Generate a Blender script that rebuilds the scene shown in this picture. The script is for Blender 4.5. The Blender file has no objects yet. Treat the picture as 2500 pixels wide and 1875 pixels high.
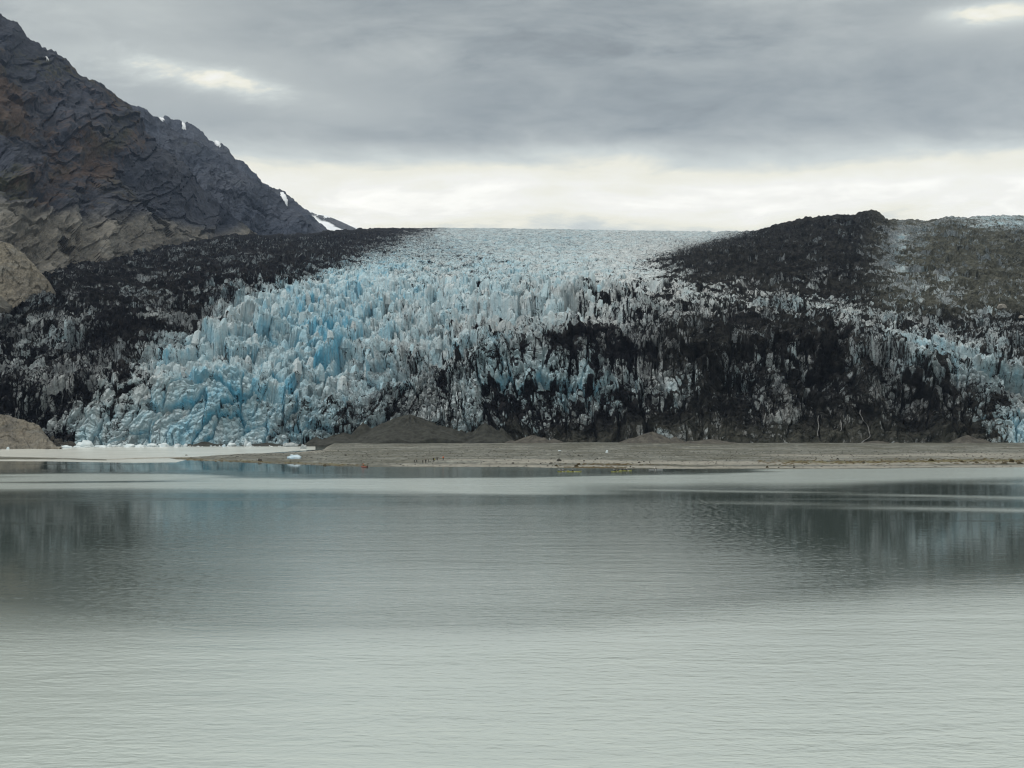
import bpy, bmesh, math, random
import numpy as np
from mathutils import Vector, Matrix

random.seed(7)
scene = bpy.context.scene
COL = scene.collection
F, CX, HZ, CAMH = 3600.0, 1250.0, 990.0, 22.0      # focal length / principal column / horizon row (2500 px wide photo), eye height

# ------------------------------------------------------------------ camera
cam_data = bpy.data.cameras.new('camera')
cam = bpy.data.objects.new('camera', cam_data)
COL.objects.link(cam)
cam.location = (0, 0, CAMH)
cam.rotation_euler = (math.radians(90), 0, 0)
cam_data.sensor_width = 36.0
cam_data.lens = 36.0 * F / 2500.0
cam_data.shift_y = (HZ - 937.5) / 2500.0
cam_data.clip_start = 1.0
cam_data.clip_end = 40000.0
scene.camera = cam

# ------------------------------------------------------------------ sun
SUN_EL, SUN_AZ = 48.0, -115.0          # azimuth: degrees clockwise from +Y (view direction)
sun_data = bpy.data.lights.new('sun', 'SUN')
sun_data.energy = 1.5
sun_data.angle = math.radians(14)
sun_data.color = (1.0, 0.97, 0.93)
sun = bpy.data.objects.new('sun', sun_data)
COL.objects.link(sun)
_a, _e = math.radians(SUN_AZ), math.radians(SUN_EL)
sun_dir = Vector((math.sin(_a) * math.cos(_e), math.cos(_a) * math.cos(_e), math.sin(_e)))
sun.rotation_euler = (-sun_dir).to_track_quat('-Z', 'Y').to_euler()
sun.location = (0, 0, 300)

# ------------------------------------------------------------------ render settings
scene.render.engine = 'CYCLES'
scene.view_settings.view_transform = 'Standard'
scene.view_settings.look = 'None'
scene.view_settings.gamma = 1.0
scene.view_settings.use_curve_mapping = False
scene.view_settings.exposure = 0.0
scene.cycles.max_bounces = 6
scene.cycles.diffuse_bounces = 2
scene.cycles.glossy_bounces = 3
scene.cycles.volume_bounces = 0
scene.cycles.use_denoising = True
scene.cycles.pixel_filter_type = 'BLACKMAN_HARRIS'
scene.cycles.filter_width = 1.2
try:
    scene.cycles.denoising_prefilter = 'ACCURATE'
except Exception:
    pass


# ------------------------------------------------------------------ node helper
class NT:
    def __init__(self, tree):
        self.t = tree
        tree.nodes.clear()

    def n(self, kind, ins=None, **props):
        nd = self.t.nodes.new(kind)
        for k, v in props.items():
            setattr(nd, k, v)
        for k, v in (ins or {}).items():
            self.set(nd, k, v)
        return nd

    def set(self, nd, k, v):
        s = nd.inputs[k]
        if isinstance(v, bpy.types.NodeSocket):
            self.t.links.new(v, s)
        elif isinstance(v, bpy.types.Node):
            self.t.links.new(v.outputs[0], s)
        else:
            if hasattr(s.default_value, '__len__') and not hasattr(v, '__len__'):
                v = (v,) * len(s.default_value)
            if hasattr(s.default_value, '__len__') and len(s.default_value) == 4 and len(v) == 3:
                v = tuple(v) + (1.0,)
            s.default_value = v

    def m(self, op, a, b=None, c=None, clamp=False):
        nd = self.n('ShaderNodeMath', operation=op, use_clamp=clamp)
        for i, v in enumerate((a, b, c)):
            if v is not None:
                self.set(nd, i, v)
        return nd.outputs[0]

    def mix(self, f, a, b, blend='MIX'):
        nd = self.n('ShaderNodeMix', data_type='RGBA', blend_type=blend)
        self.set(nd, 0, f)
        self.set(nd, 6, a)
        self.set(nd, 7, b)
        return nd.outputs[2]

    def ramp(self, f, stops, interp='LINEAR'):
        nd = self.n('ShaderNodeValToRGB')
        cr = nd.color_ramp
        cr.interpolation = interp
        while len(cr.elements) < len(stops):
            cr.elements.new(0.5)
        for e, (p, c) in zip(cr.elements, stops):
            e.position = p
            e.color = (c[0], c[1], c[2], 1) if hasattr(c, '__len__') else (c, c, c, 1)
        self.set(nd, 0, f)
        return nd.outputs[0]

    def smooth(self, x, lo, hi, a=0.0, b=1.0):
        nd = self.n('ShaderNodeMapRange', interpolation_type='SMOOTHSTEP')
        for k, v in zip(('Value', 'From Min', 'From Max', 'To Min', 'To Max'), (x, lo, hi, a, b)):
            self.set(nd, k, v)
        return nd.outputs[0]

    def noise(self, vec, scale, detail=4, rough=0.55, dist=0.0):
        nd = self.n('ShaderNodeTexNoise', {'Vector': vec, 'Scale': scale, 'Detail': detail, 'Roughness': rough, 'Distortion': dist})
        return nd.outputs[0]

    def scale(self, vec, s):
        nd = self.n('ShaderNodeVectorMath', operation='MULTIPLY')
        self.set(nd, 0, vec)
        self.set(nd, 1, s)
        return nd.outputs[0]


def new_mat(name):
    m = bpy.data.materials.new(name)
    m.use_nodes = True
    return m, NT(m.node_tree)


# ------------------------------------------------------------------ world: overcast sky over the Nishita daylight
def build_world():
    w = bpy.data.worlds.new('World')
    scene.world = w
    w.use_nodes = True
    t = NT(w.node_tree)
    sky = t.n('ShaderNodeTexSky', sky_type='NISHITA', sun_disc=False,
              sun_elevation=math.radians(SUN_EL), sun_rotation=math.radians(SUN_AZ))
    bg_sky = t.n('ShaderNodeBackground', {'Color': sky.outputs[0], 'Strength': 0.08})
    geo = t.n('ShaderNodeTexCoord').outputs['Generated']
    sep = t.n('ShaderNodeSeparateXYZ', {0: geo})
    x, y, z = sep.outputs
    hor = t.m('SQRT', t.m('ADD', t.m('MULTIPLY', x, x), t.m('MULTIPLY', y, y)))
    V = t.m('DIVIDE', z, t.m('MAXIMUM', hor, 0.02))                 # tan(elevation)
    U = t.m('ARCTAN2', x, y)                                        # azimuth from the view direction
    big = t.noise(t.scale(geo, (2.2, 2.2, 12.0)), 1.0, 5, 0.52, 0.5)
    mid = t.noise(t.scale(geo, (5.5, 5.5, 21.0)), 1.0, 6, 0.6, 0.4)
    fine = t.noise(t.scale(geo, (13.0, 13.0, 38.0)), 1.0, 5, 0.62, 0.4)
    nb = t.m('SUBTRACT', big, 0.5)
    nm = t.m('SUBTRACT', mid, 0.5)
    nf = t.m('SUBTRACT', fine, 0.5)
    # the cloud deck's lower edge wanders
    Vw = t.m('ADD', V, t.m('ADD', t.m('MULTIPLY', nb, 0.060), t.m('MULTIPLY', nm, 0.060)))
    Vn = t.m('DIVIDE', Vw, 0.6)
    L = t.ramp(Vn, [(0.0, 0.66), (0.19, 0.72), (0.225, 0.92), (0.258, 0.92), (0.278, 0.66), (0.305, 0.42),
                    (0.36, 0.37), (0.45, 0.41), (0.55, 0.62), (0.72, 0.95), (1.0, 1.10)])
    # overcast skies brighten towards the zenith
    L = t.m('ADD', L, t.smooth(V, 0.5, 2.5, 0.0, 0.25))
    mod = t.m('ADD', 1.0, t.m('ADD', t.m('MULTIPLY', nb, 1.0), t.m('ADD', t.m('MULTIPLY', nm, 1.05), t.m('MULTIPLY', nf, 0.65))))
    L = t.m('MULTIPLY', L, mod)

    def blob(u0, v0, su, sv, slope=0.0, k=1.0):
        du = t.m('DIVIDE', t.m('SUBTRACT', U, u0), su)
        dv = t.m('DIVIDE', t.m('SUBTRACT', t.m('SUBTRACT', V, v0), t.m('MULTIPLY', t.m('SUBTRACT', U, u0), slope)), sv)
        r2 = t.m('ADD', t.m('MULTIPLY', du, du), t.m('MULTIPLY', dv, dv))
        r2 = t.m('ADD', r2, t.m('ADD', t.m('MULTIPLY', nm, 4.5 * k), t.m('MULTIPLY', nf, 5.0 * k)))
        return t.m('POWER', 2.718, t.m('MULTIPLY', t.m('MAXIMUM', r2, 0.0), -1.0))
    # thin places where light breaks through
    L = t.m('ADD', L, t.m('MULTIPLY', blob(-0.205, 0.217, 0.042, 0.0075, -0.10), 0.44))
    L = t.m('ADD', L, t.m('MULTIPLY', blob(-0.19, 0.214, 0.085, 0.02, -0.10), 0.16))
    L = t.m('ADD', L, t.m('MULTIPLY', blob(0.322, 0.2535, 0.028, 0.0065), 0.42))
    L = t.m('ADD', L, t.m('MULTIPLY', blob(0.318, 0.252, 0.06, 0.014), 0.14))
    L = t.m('ADD', L, t.m('MULTIPLY', blob(-0.30, 0.25, 0.11, 0.05), 0.13))
    # dark bellies
    L = t.m('SUBTRACT', L, t.m('MULTIPLY', blob(0.02, 0.182, 0.17, 0.006), 0.05))
    L = t.m('SUBTRACT', L, t.m('MULTIPLY', blob(0.0, 0.245, 0.22, 0.012), 0.06))
    # grey cloud bank resting on the far ridge
    L = t.m('SUBTRACT', L, t.m('MULTIPLY', blob(-0.150, 0.1325, 0.045, 0.0125, -0.16, 0.3), 0.34))
    L = t.m('MAXIMUM', L, 0.12)
    col = t.ramp(L, [(0.0, (0.0, 0.0, 0.0)), (0.33, (0.315, 0.350, 0.362)), (0.48, (0.462, 0.496, 0.490)), (0.64, (0.66, 0.70, 0.67)),
                     (0.78, (0.92, 0.90, 0.77)), (1.0, (1.0, 0.99, 0.92))])
    col = t.mix(t.m('SUBTRACT', 1.0, t.smooth(L, 0.95, 1.0)), t.n('ShaderNodeCombineXYZ', {0: L, 1: t.m('MULTIPLY', L, 0.985), 2: t.m('MULTIPLY', L, 0.915)}), col)
    bg_cloud = t.n('ShaderNodeBackground', {'Color': col, 'Strength': 1.0})
    mixs = t.n('ShaderNodeMixShader', {0: 0.985, 1: bg_sky.outputs[0], 2: bg_cloud.outputs[0]})
    out = t.n('ShaderNodeOutputWorld', {'Surface': mixs.outputs[0]})
    w.cycles.sampling_method = 'MANUAL'
    w.cycles.sample_map_resolution = 1024


build_world()


# ------------------------------------------------------------------ numpy noise
def _hash(ix, iy, seed=0):
    h = (ix.astype(np.int64) * 374761393 + iy.astype(np.int64) * 668265263 + seed * 1442695041) & 0xFFFFFFFF
    h = ((h ^ (h >> 13)) * 1274126177) & 0xFFFFFFFF
    h = ((h ^ (h >> 16)) * 2246822519) & 0xFFFFFFFF
    return ((h ^ (h >> 15)) & 0xFFFFFF).astype(np.float32) / float(0xFFFFFF)


def perlin(x, y, seed=0):
    x0, y0 = np.floor(x), np.floor(y)
    fx, fy = (x - x0).astype(np.float32), (y - y0).astype(np.float32)
    ix, iy = x0.astype(np.int64), y0.astype(np.int64)
    u, v = fx * fx * fx * (fx * (fx * 6 - 15) + 10), fy * fy * fy * (fy * (fy * 6 - 15) + 10)

    def g(dx, dy):
        a = _hash(ix + dx, iy + dy, seed) * (2 * math.pi)
        return np.cos(a) * (fx - dx) + np.sin(a) * (fy - dy)
    a = g(0, 0) * (1 - u) + g(1, 0) * u
    b = g(0, 1) * (1 - u) + g(1, 1) * u
    return (a * (1 - v) + b * v) * 1.5


def fbm(x, y, octaves=4, seed=0, gain=0.5, lac=2.03):
    s, a, n = 0, 1.0, 0
    for o in range(octaves):
        s = s + a * perlin(x, y, seed + o * 17)
        n += a
        a *= gain
        x, y = x * lac + 13.7, y * lac + 7.1
    return s / n


def ridged(x, y, octaves=4, seed=0, gain=0.5, lac=2.05):
    s, a, n, w = 0, 1.0, 0, 1.0
    for o in range(octaves):
        r = 1 - np.abs(perlin(x, y, seed + o * 31))
        r = r * r * w
        w = np.clip(r * 1.8, 0, 1)
        s = s + a * r
        n += a
        a *= gain
        x, y = x * lac + 5.2, y * lac + 1.3
    return s / n


def voronoi(x, y, seed=0):
    """F1, F2, random of the nearest cell, offset to its centre"""
    ix, iy = np.floor(x).astype(np.int64), np.floor(y).astype(np.int64)
    f1 = np.full(x.shape, 9.0, np.float32)
    f2 = f1.copy()
    cid = np.zeros(x.shape, np.float32)
    ox, oy = np.zeros(x.shape, np.float32), np.zeros(x.shape, np.float32)
    for dx in (-1, 0, 1):
        for dy in (-1, 0, 1):
            jx, jy = ix + dx, iy + dy
            rx = (jx + 0.1 + 0.8 * _hash(jx, jy, seed) - x).astype(np.float32)
            ry = (jy + 0.1 + 0.8 * _hash(jx, jy, seed + 101) - y).astype(np.float32)
            d = np.sqrt(rx * rx + ry * ry)
            near = d < f1
            f2 = np.where(near, f1, np.minimum(f2, d))
            cid = np.where(near, _hash(jx, jy, seed + 202), cid)
            ox, oy = np.where(near, rx, ox), np.where(near, ry, oy)
            f1 = np.where(near, d, f1)
    return f1, f2, cid, ox, oy


def sstep(x, a, b):
    t = np.clip((x - a) / (b - a), 0, 1)
    return t * t * (3 - 2 * t)


# ------------------------------------------------------------------ object helpers
def tag(o, label=None, cat=None, group=None, kind=None):
    for k, v in (('label', label), ('category', cat), ('group', group), ('kind', kind)):
        if v is not None:
            o[k] = v
    return o


def mesh_obj(name, verts, faces, mat, parent=None, smooth=True):
    me = bpy.data.meshes.new(name)
    me.from_pydata([tuple(v) for v in verts], [], [tuple(f) for f in faces])
    me.materials.append(mat)
    if smooth:
        me.polygons.foreach_set('use_smooth', [True] * len(me.polygons))
    me.update()
    o = bpy.data.objects.new(name, me)
    COL.objects.link(o)
    if parent:
        o.parent = parent
    return o


def grid_obj(name, P, mat, attrs=None, smooth=True, parent=None, mask=None):
    """P: (rows, cols, 3) array -> one quad grid mesh with float point attributes"""
    R, C = P.shape[:2]
    idx = np.arange(R * C, dtype=np.int32).reshape(R, C)
    quads = np.stack([idx[:-1, :-1], idx[:-1, 1:], idx[1:, 1:], idx[1:, :-1]], -1).reshape(-1, 4)
    if mask is not None:
        quads = quads[mask[:-1, :-1].reshape(-1)]
    n = len(quads)
    me = bpy.data.meshes.new(name)
    me.vertices.add(R * C)
    me.vertices.foreach_set('co', P.astype(np.float32).ravel())
    me.loops.add(n * 4)
    me.loops.foreach_set('vertex_index', quads.ravel())
    me.polygons.add(n)
    me.polygons.foreach_set('loop_start', np.arange(0, n * 4, 4, dtype=np.int32))
    me.polygons.foreach_set('use_smooth', np.full(n, smooth, bool))
    me.update(calc_edges=True)
    for k, v in (attrs or {}).items():
        a = me.attributes.new(k, 'FLOAT', 'POINT')
        a.data.foreach_set('value', v.astype(np.float32).ravel())
    me.materials.append(mat)
    o = bpy.data.objects.new(name, me)
    COL.objects.link(o)
    if parent:
        o.parent = parent
    return o


def at(px, py, z=0.0):
    """point on the level z seen at that pixel of the photograph"""
    d = F * (CAMH - z) / (py - HZ)
    return Vector(((px - CX) / F * d, d, z))


def blur_rows(A, n, axis=0):
    for _ in range(n):
        B = A.copy()
        if axis == 0:
            B[1:-1] = 0.25 * A[:-2] + 0.5 * A[1:-1] + 0.25 * A[2:]
        else:
            B[:, 1:-1] = 0.25 * A[:, :-2] + 0.5 * A[:, 1:-1] + 0.25 * A[:, 2:]
        A = B
    return A


def sheet(ctrl, px, counts, skyline=None, smooth_r=3, smooth_c=0, jag=0.0):
    """A terrain sheet from control columns {px: [(row, distance), ...]} (same number of levels in each).
    Returns row map, distance map, and points."""
    keys = sorted(ctrl)
    K = len(ctrl[keys[0]])
    lev_y = [np.interp(px, keys, [ctrl[k][i][0] for k in keys]) for i in range(K)]
    lev_d = [np.interp(px, keys, [ctrl[k][i][1] for k in keys]) for i in range(K)]
    if skyline is not None:
        lev_y[-1] = np.interp(px, [s[0] for s in skyline], [s[1] for s in skyline]) + jag * (fbm(px / 26, px * 0 + jag, 3, 77) + 0.8 * fbm(px / 7, px * 0 + jag, 3, 78))
    rows_y, rows_d = [], []
    for i in range(K - 1):
        m = counts[i]
        for j in range(m + (1 if i == K - 2 else 0)):
            t = j / m
            rows_y.append(lev_y[i] * (1 - t) + lev_y[i + 1] * t)
            rows_d.append(lev_d[i] * (1 - t) + lev_d[i + 1] * t)
    Yp, D = np.array(rows_y), np.array(rows_d)
    Yp, D = blur_rows(Yp, smooth_r), blur_rows(D, smooth_r)
    if smooth_c:
        Yp[:-6], D = blur_rows(Yp, smooth_c, 1)[:-6], blur_rows(D, smooth_c, 1)
    PXg = np.broadcast_to(px, Yp.shape)
    P = np.stack([(PXg - CX) / F * D, D, CAMH + (HZ - Yp) / F * D], -1)
    return PXg, Yp, D, P


def normals(P):
    du = np.gradient(P, axis=1)
    dv = np.gradient(P, axis=0)
    n = np.cross(du, dv)
    return n / np.maximum(np.linalg.norm(n, axis=-1, keepdims=True), 1e-9)


def arclen(P):
    s = np.zeros(P.shape[:2], np.float64)
    s[1:] = np.cumsum(np.linalg.norm(P[1:] - P[:-1], axis=-1), axis=0)
    return s


def add_back(P, depth, drop, extra=()):
    """closes a sheet behind its crest"""
    top = P[-1]
    b1 = top + np.array([0, depth * 0.3, -drop * 0.25])
    b2 = top + np.array([0, depth, -drop])
    outs = [np.concatenate([P, b1[None], b2[None]], 0)]
    for a in extra:
        outs.append(np.concatenate([a, a[-1:], a[-1:]], 0))
    return outs


def digits_map(rows, y0, dy, dx, PX, Y, blur=0):
    g = np.array([[float(c) for c in r.split()] for r in rows])
    fx = np.clip(PX / dx, 0, g.shape[1] - 1.001)
    fy = np.clip((Y - y0) / dy, 0, g.shape[0] - 1.001)
    ix, iy = fx.astype(int), fy.astype(int)
    tx, ty = fx - ix, fy - iy
    return ((g[iy, ix] * (1 - tx) + g[iy, ix + 1] * tx) * (1 - ty) + (g[iy + 1, ix] * (1 - tx) + g[iy + 1, ix + 1] * tx) * ty)


# ------------------------------------------------------------------ materials of the terrain
def mat_glacier():
    m, t = new_mat('glacier_ice_and_debris')
    pos = t.n('ShaderNodeNewGeometry').outputs['Position']
    A = lambda nme: t.n('ShaderNodeAttribute', attribute_name=nme).outputs['Fac']
    deb, blue, soil, grime = A('debris'), A('blue'), A('soil'), A('grime')
    n1 = t.noise(pos, 0.35, 5, 0.6)
    n2 = t.noise(pos, 1.3, 4, 0.6)
    n3 = t.noise(t.scale(pos, (0.28, 0.10, 0.07)), 1.0, 5, 0.62, 0.5)
    fac = t.m('ADD', deb, t.m('ADD', t.m('MULTIPLY', t.m('SUBTRACT', n1, 0.5), 0.22), t.m('MULTIPLY', t.m('SUBTRACT', n2, 0.5), 0.14)))
    ln = t.noise(t.scale(pos, (0.20, 0.10, 0.065)), 1.0, 4, 0.6, 0.9)
    ln = t.smooth(t.m('ABSOLUTE', t.m('SUBTRACT', ln, 0.5)), 0.0, 0.035, 1.0, 0.0)
    ln2 = t.noise(t.scale(pos, (0.55, 0.3, 0.2)), 1.0, 3, 0.6, 0.6)
    ln2 = t.smooth(t.m('ABSOLUTE', t.m('SUBTRACT', ln2, 0.5)), 0.0, 0.03, 1.0, 0.0)
    lines = t.m('MULTIPLY', t.m('MAXIMUM', ln, t.m('MULTIPLY', ln2, 0.6)), t.smooth(t.m('ADD', grime, t.m('MULTIPLY', t.m('SUBTRACT', n1, 0.5), 0.9)), 0.08, 0.5))
    fac = t.m('ADD', fac, t.m('MULTIPLY', lines, 0.50))
    fac = t.smooth(fac, 0.36, 0.64)
    bl = t.m('ADD', blue, t.m('MULTIPLY', t.m('SUBTRACT', n3, 0.5), 0.7), clamp=True)
    ice = t.ramp(bl, [(0.0, (0.47, 0.49, 0.495)), (0.35, (0.43, 0.495, 0.52)), (0.65, (0.35, 0.50, 0.565)), (1.0, (0.10, 0.36, 0.52))])
    gr = t.m('ADD', grime, t.m('MULTIPLY', t.m('SUBTRACT', n1, 0.5), 0.9))
    gr = t.smooth(gr, 0.25, 0.95)
    dirt = t.ramp(n2, [(0.3, (0.020, 0.026, 0.032)), (0.7, (0.082, 0.098, 0.112))])
    dirt = t.mix(A('brown'), dirt, t.ramp(n2, [(0.3, (0.030, 0.028, 0.025)), (0.7, (0.125, 0.116, 0.104))]))
    ice = t.mix(t.m('MULTIPLY', gr, 0.85), ice, dirt)
    n4 = t.noise(pos, 0.16, 4, 0.62, 0.4)
    nd = t.m('ADD', t.m('MULTIPLY', n4, 0.6), t.m('MULTIPLY', n1, 0.4))
    d_dark = t.ramp(nd, [(0.34, (0.0016, 0.0018, 0.0024)), (0.5, (0.0052, 0.0056, 0.0074)), (0.66, (0.027, 0.0265, 0.0275))])
    d_lite = t.ramp(nd, [(0.36, (0.026, 0.030, 0.024)), (0.64, (0.125, 0.128, 0.104))])
    debc = t.mix(soil, d_dark, d_lite)
    col = t.mix(fac, ice, debc)
    rough = t.m('ADD', 0.42, t.m('MULTIPLY', fac, 0.5))
    spec = t.m('SUBTRACT', 0.32, t.m('MULTIPLY', fac, 0.27))
    bump = t.n('ShaderNodeBump', {'Height': t.m('ADD', n2, t.m('MULTIPLY', n1, 1.5)), 'Strength': 0.8, 'Distance': 1.1})
    b = t.n('ShaderNodeBsdfPrincipled', {'Base Color': col, 'Roughness': rough, 'Normal': bump.outputs[0], 'Specular IOR Level': spec})
    t.n('ShaderNodeOutputMaterial', {'Surface': b.outputs[0]})
    return m


def mat_rock(name, tint_attr=True, base=((0.005, 0.008, 0.015), (0.034, 0.043, 0.064)), tan=((0.042, 0.043, 0.042), (0.155, 0.148, 0.128)), sc=1.0):
    """bedrock: attr 'bare' 0..1 turns to tan bare rock, 'veg' adds low plants, 'rust' autumn-coloured ones"""
    m, t = new_mat(name)
    pos = t.n('ShaderNodeNewGeometry').outputs['Position']
    A = lambda nme: t.n('ShaderNodeAttribute', attribute_name=nme).outputs['Fac']
    n1 = t.noise(pos, 0.05 * sc, 6, 0.65)
    n2 = t.noise(pos, 0.22 * sc, 5, 0.65)
    n3 = t.noise(t.scale(pos, (0.02 * sc, 0.02 * sc, 0.05 * sc)), 1.0, 5, 0.6, 0.8)
    mixn = t.m('ADD', t.m('MULTIPLY', n1, 0.5), t.m('MULTIPLY', n2, 0.5))
    dark = t.ramp(mixn, [(0.38, base[0]), (0.62, base[1])])
    tanc = t.ramp(mixn, [(0.38, tan[0]), (0.62, tan[1])])
    tanc = t.mix(t.smooth(n3, 0.5, 0.7), tanc, t.mix(0.5, tanc, (0.16, 0.165, 0.155)))
    col = t.mix(A('bare'), dark, tanc)
    veg = t.smooth(t.m('ADD', A('veg'), t.m('MULTIPLY', t.m('SUBTRACT', n1, 0.5), 1.3)), 0.35, 0.65)
    green = t.ramp(n2, [(0.3, (0.014, 0.017, 0.008)), (0.7, (0.050, 0.050, 0.022))])
    rust = t.ramp(n2, [(0.3, (0.024, 0.016, 0.011)), (0.7, (0.074, 0.045, 0.028))])
    vegc = t.mix(t.smooth(t.m('ADD', A('rust'), t.m('MULTIPLY', t.m('SUBTRACT', n2, 0.5), 0.7)), 0.35, 0.65), green, rust)
    col = t.mix(t.m('MULTIPLY', veg, 0.85), col, vegc)
    bump = t.n('ShaderNodeBump', {'Height': mixn, 'Strength': 0.7, 'Distance': 5.0 / sc})
    b = t.n('ShaderNodeBsdfPrincipled', {'Base Color': col, 'Roughness': 0.9, 'Normal': bump.outputs[0], 'Specular IOR Level': 0.2})
    t.n('ShaderNodeOutputMaterial', {'Surface': b.outputs[0]})
    return m


def mat_simple(name, lo, hi, scale=1.0, rough=0.85, spec=0.3, bump=0.4, dist=0.1):
    m, t = new_mat(name)
    pos = t.n('ShaderNodeTexCoord').outputs['Object']
    n = t.noise(pos, scale, 5, 0.62)
    c = t.ramp(n, [(0.3, lo), (0.7, hi)])
    bp = t.n('ShaderNodeBump', {'Height': n, 'Strength': bump, 'Distance': dist})
    b = t.n('ShaderNodeBsdfPrincipled', {'Base Color': c, 'Roughness': rough, 'Normal': bp.outputs[0], 'Specular IOR Level': spec})
    t.n('ShaderNodeOutputMaterial', {'Surface': b.outputs[0]})
    return m


def mat_water():
    m, t = new_mat('glacial_water')
    pos = t.n('ShaderNodeNewGeometry').outputs['Position']
    sep = t.n('ShaderNodeSeparateXYZ', {0: pos})
    X, Y, _ = sep.outputs
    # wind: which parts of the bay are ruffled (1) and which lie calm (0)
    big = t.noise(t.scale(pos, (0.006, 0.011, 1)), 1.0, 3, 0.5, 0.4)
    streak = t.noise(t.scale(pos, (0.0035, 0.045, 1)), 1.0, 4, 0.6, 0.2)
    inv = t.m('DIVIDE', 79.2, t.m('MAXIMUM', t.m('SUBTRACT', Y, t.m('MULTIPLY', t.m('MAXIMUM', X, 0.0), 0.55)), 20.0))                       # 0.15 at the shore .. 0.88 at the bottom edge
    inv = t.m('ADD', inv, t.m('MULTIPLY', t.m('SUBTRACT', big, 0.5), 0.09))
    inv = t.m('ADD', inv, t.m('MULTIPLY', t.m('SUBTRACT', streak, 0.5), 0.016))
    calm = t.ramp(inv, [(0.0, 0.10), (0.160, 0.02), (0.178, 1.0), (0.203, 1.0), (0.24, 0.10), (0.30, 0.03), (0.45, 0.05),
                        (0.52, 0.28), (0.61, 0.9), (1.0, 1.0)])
    # two long wind lines drawn out across the far right of the bay
    def wline(y0, k, w, xa, xb):
        e = t.m('DIVIDE', t.m('SUBTRACT', t.m('ADD', Y, t.m('MULTIPLY', t.m('SUBTRACT', big, 0.5), 26.0)), t.m('ADD', y0, t.m('MULTIPLY', X, k))), w)
        g = t.m('POWER', 2.718, t.m('MULTIPLY', t.m('MULTIPLY', e, e), -1.0))
        return t.m('MULTIPLY', t.m('MULTIPLY', g, t.smooth(X, xa, xb)), t.smooth(streak, 0.36, 0.56, 0.15, 0.8))
    lines = t.m('MAXIMUM', wline(472.0, -0.36, 13.0, 0.0, 40.0), wline(352.0, -0.42, 9.0, 25.0, 60.0))
    lines = t.m('MAXIMUM', lines, wline(398.0, -0.40, 7.0, -10.0, 15.0))
    calm = t.m('MAXIMUM', calm, lines)
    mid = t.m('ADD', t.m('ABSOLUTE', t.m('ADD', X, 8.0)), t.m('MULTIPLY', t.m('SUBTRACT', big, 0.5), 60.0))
    calm = t.m('MAXIMUM', calm, t.smooth(mid, 15, 70, 0.5, 0.0))
    far = t.smooth(Y, 230, 330)
    st = t.smooth(streak, 0.55, 0.66)
    ruf = t.m('MAXIMUM', calm, t.m('MULTIPLY', t.m('MULTIPLY', st, far), 0.7))
    # cat's paws: small ruffled spots, many in the middle of the bay, few at its sides
    paw = t.noise(t.scale(pos, (0.9, 0.62, 1)), 1.0, 3, 0.6, 0.2)
    dx = t.m('ABSOLUTE', t.m('ADD', X, 8.0))
    dens = t.m('ADD', t.smooth(dx, 20, 80, 0.34, 0.66), t.m('MULTIPLY', t.m('SUBTRACT', big, 0.5), 0.25))
    paw = t.smooth(t.m('SUBTRACT', paw, dens), 0.0, 0.07)
    ruf = t.m('MAXIMUM', ruf, t.m('MULTIPLY', t.m('MULTIPLY', paw, t.smooth(inv, 0.21, 0.26)), 0.85))
    silt = t.smooth(t.m('ADD', inv, t.m('MULTIPLY', t.m('SUBTRACT', big, 0.5), 0.10)), 0.46, 0.62)  # near water paler: milky silt plus sky sheen put into the base colour
    silt = t.m('MAXIMUM', silt, t.m('MULTIPLY', t.smooth(inv, 0.172, 0.18), t.smooth(inv, 0.20, 0.225, 1.0, 0.0)))  # far ruffled band: its bright sky reflection painted as pale colour
    silt = t.m('MAXIMUM', silt, t.m('MULTIPLY', lines, 0.8))  # wind lines painted paler as well, for their sky sheen
    silt = t.m('MAXIMUM', silt, t.m('MULTIPLY', t.smooth(mid, 10, 70, 0.5, 0.0), t.smooth(inv, 0.2, 0.5, 0.3, 1.0)))  # mid bay lightened the same way, reflected sky painted into the colour
    return m, t, pos, X, Y, ruf, silt


def finish_water(m, t, pos, X, Y, ruf, silt):
    w1 = t.noise(t.scale(pos, (0.46, 0.84, 1)), 1.0, 3, 0.55, 0.35)
    w2 = t.noise(t.scale(pos, (1.0, 1.7, 1)), 1.0, 3, 0.55, 0.3)
    w3 = t.noise(t.scale(pos, (0.045, 0.17, 1)), 1.0, 2, 0.5, 0.3)
    h = t.m('ADD', t.m('MULTIPLY', w1, 1.0), t.m('ADD', t.m('MULTIPLY', w2, 0.35), t.m('MULTIPLY', w3, 1.6)))
    patch = t.noise(t.scale(pos, (0.012, 0.03, 1)), 1.0, 3, 0.5, 0.3)
    amp = t.m('ADD', t.m('MULTIPLY', t.m('MULTIPLY', ruf, t.smooth(patch, 0.3, 0.7, 0.45, 1.0)), 0.60), 0.02)
    bump = t.n('ShaderNodeBump', {'Height': h, 'Strength': amp, 'Distance': 0.21})
    rough = t.m('ADD', 0.03, t.m('MULTIPLY', ruf, 0.14))
    b = t.n('ShaderNodeBsdfPrincipled', {'Base Color': t.mix(silt, (0.056, 0.076, 0.070), (0.345, 0.397, 0.382)), 'Roughness': rough, 'IOR': 1.333,  # dark base deepens the calm reflections, pale base adds silt and painted sheen
                                         'Specular IOR Level': 0.5, 'Normal': bump.outputs[0]})
    t.n('ShaderNodeOutputMaterial', {'Surface': b.outputs[0]})
    return m


M_GLACIER = mat_glacier()
M_ROCK = mat_rock('mountain_rock')
M_ROCKF = mat_rock('haze_tinted_far_rock', base=((0.008, 0.012, 0.021), (0.042, 0.055, 0.080)), tan=((0.05, 0.055, 0.07), (0.14, 0.145, 0.165)))  # bluish tones make up for thin haze, distance haze painted into the rock
M_WATER = finish_water(*mat_water())

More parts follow.
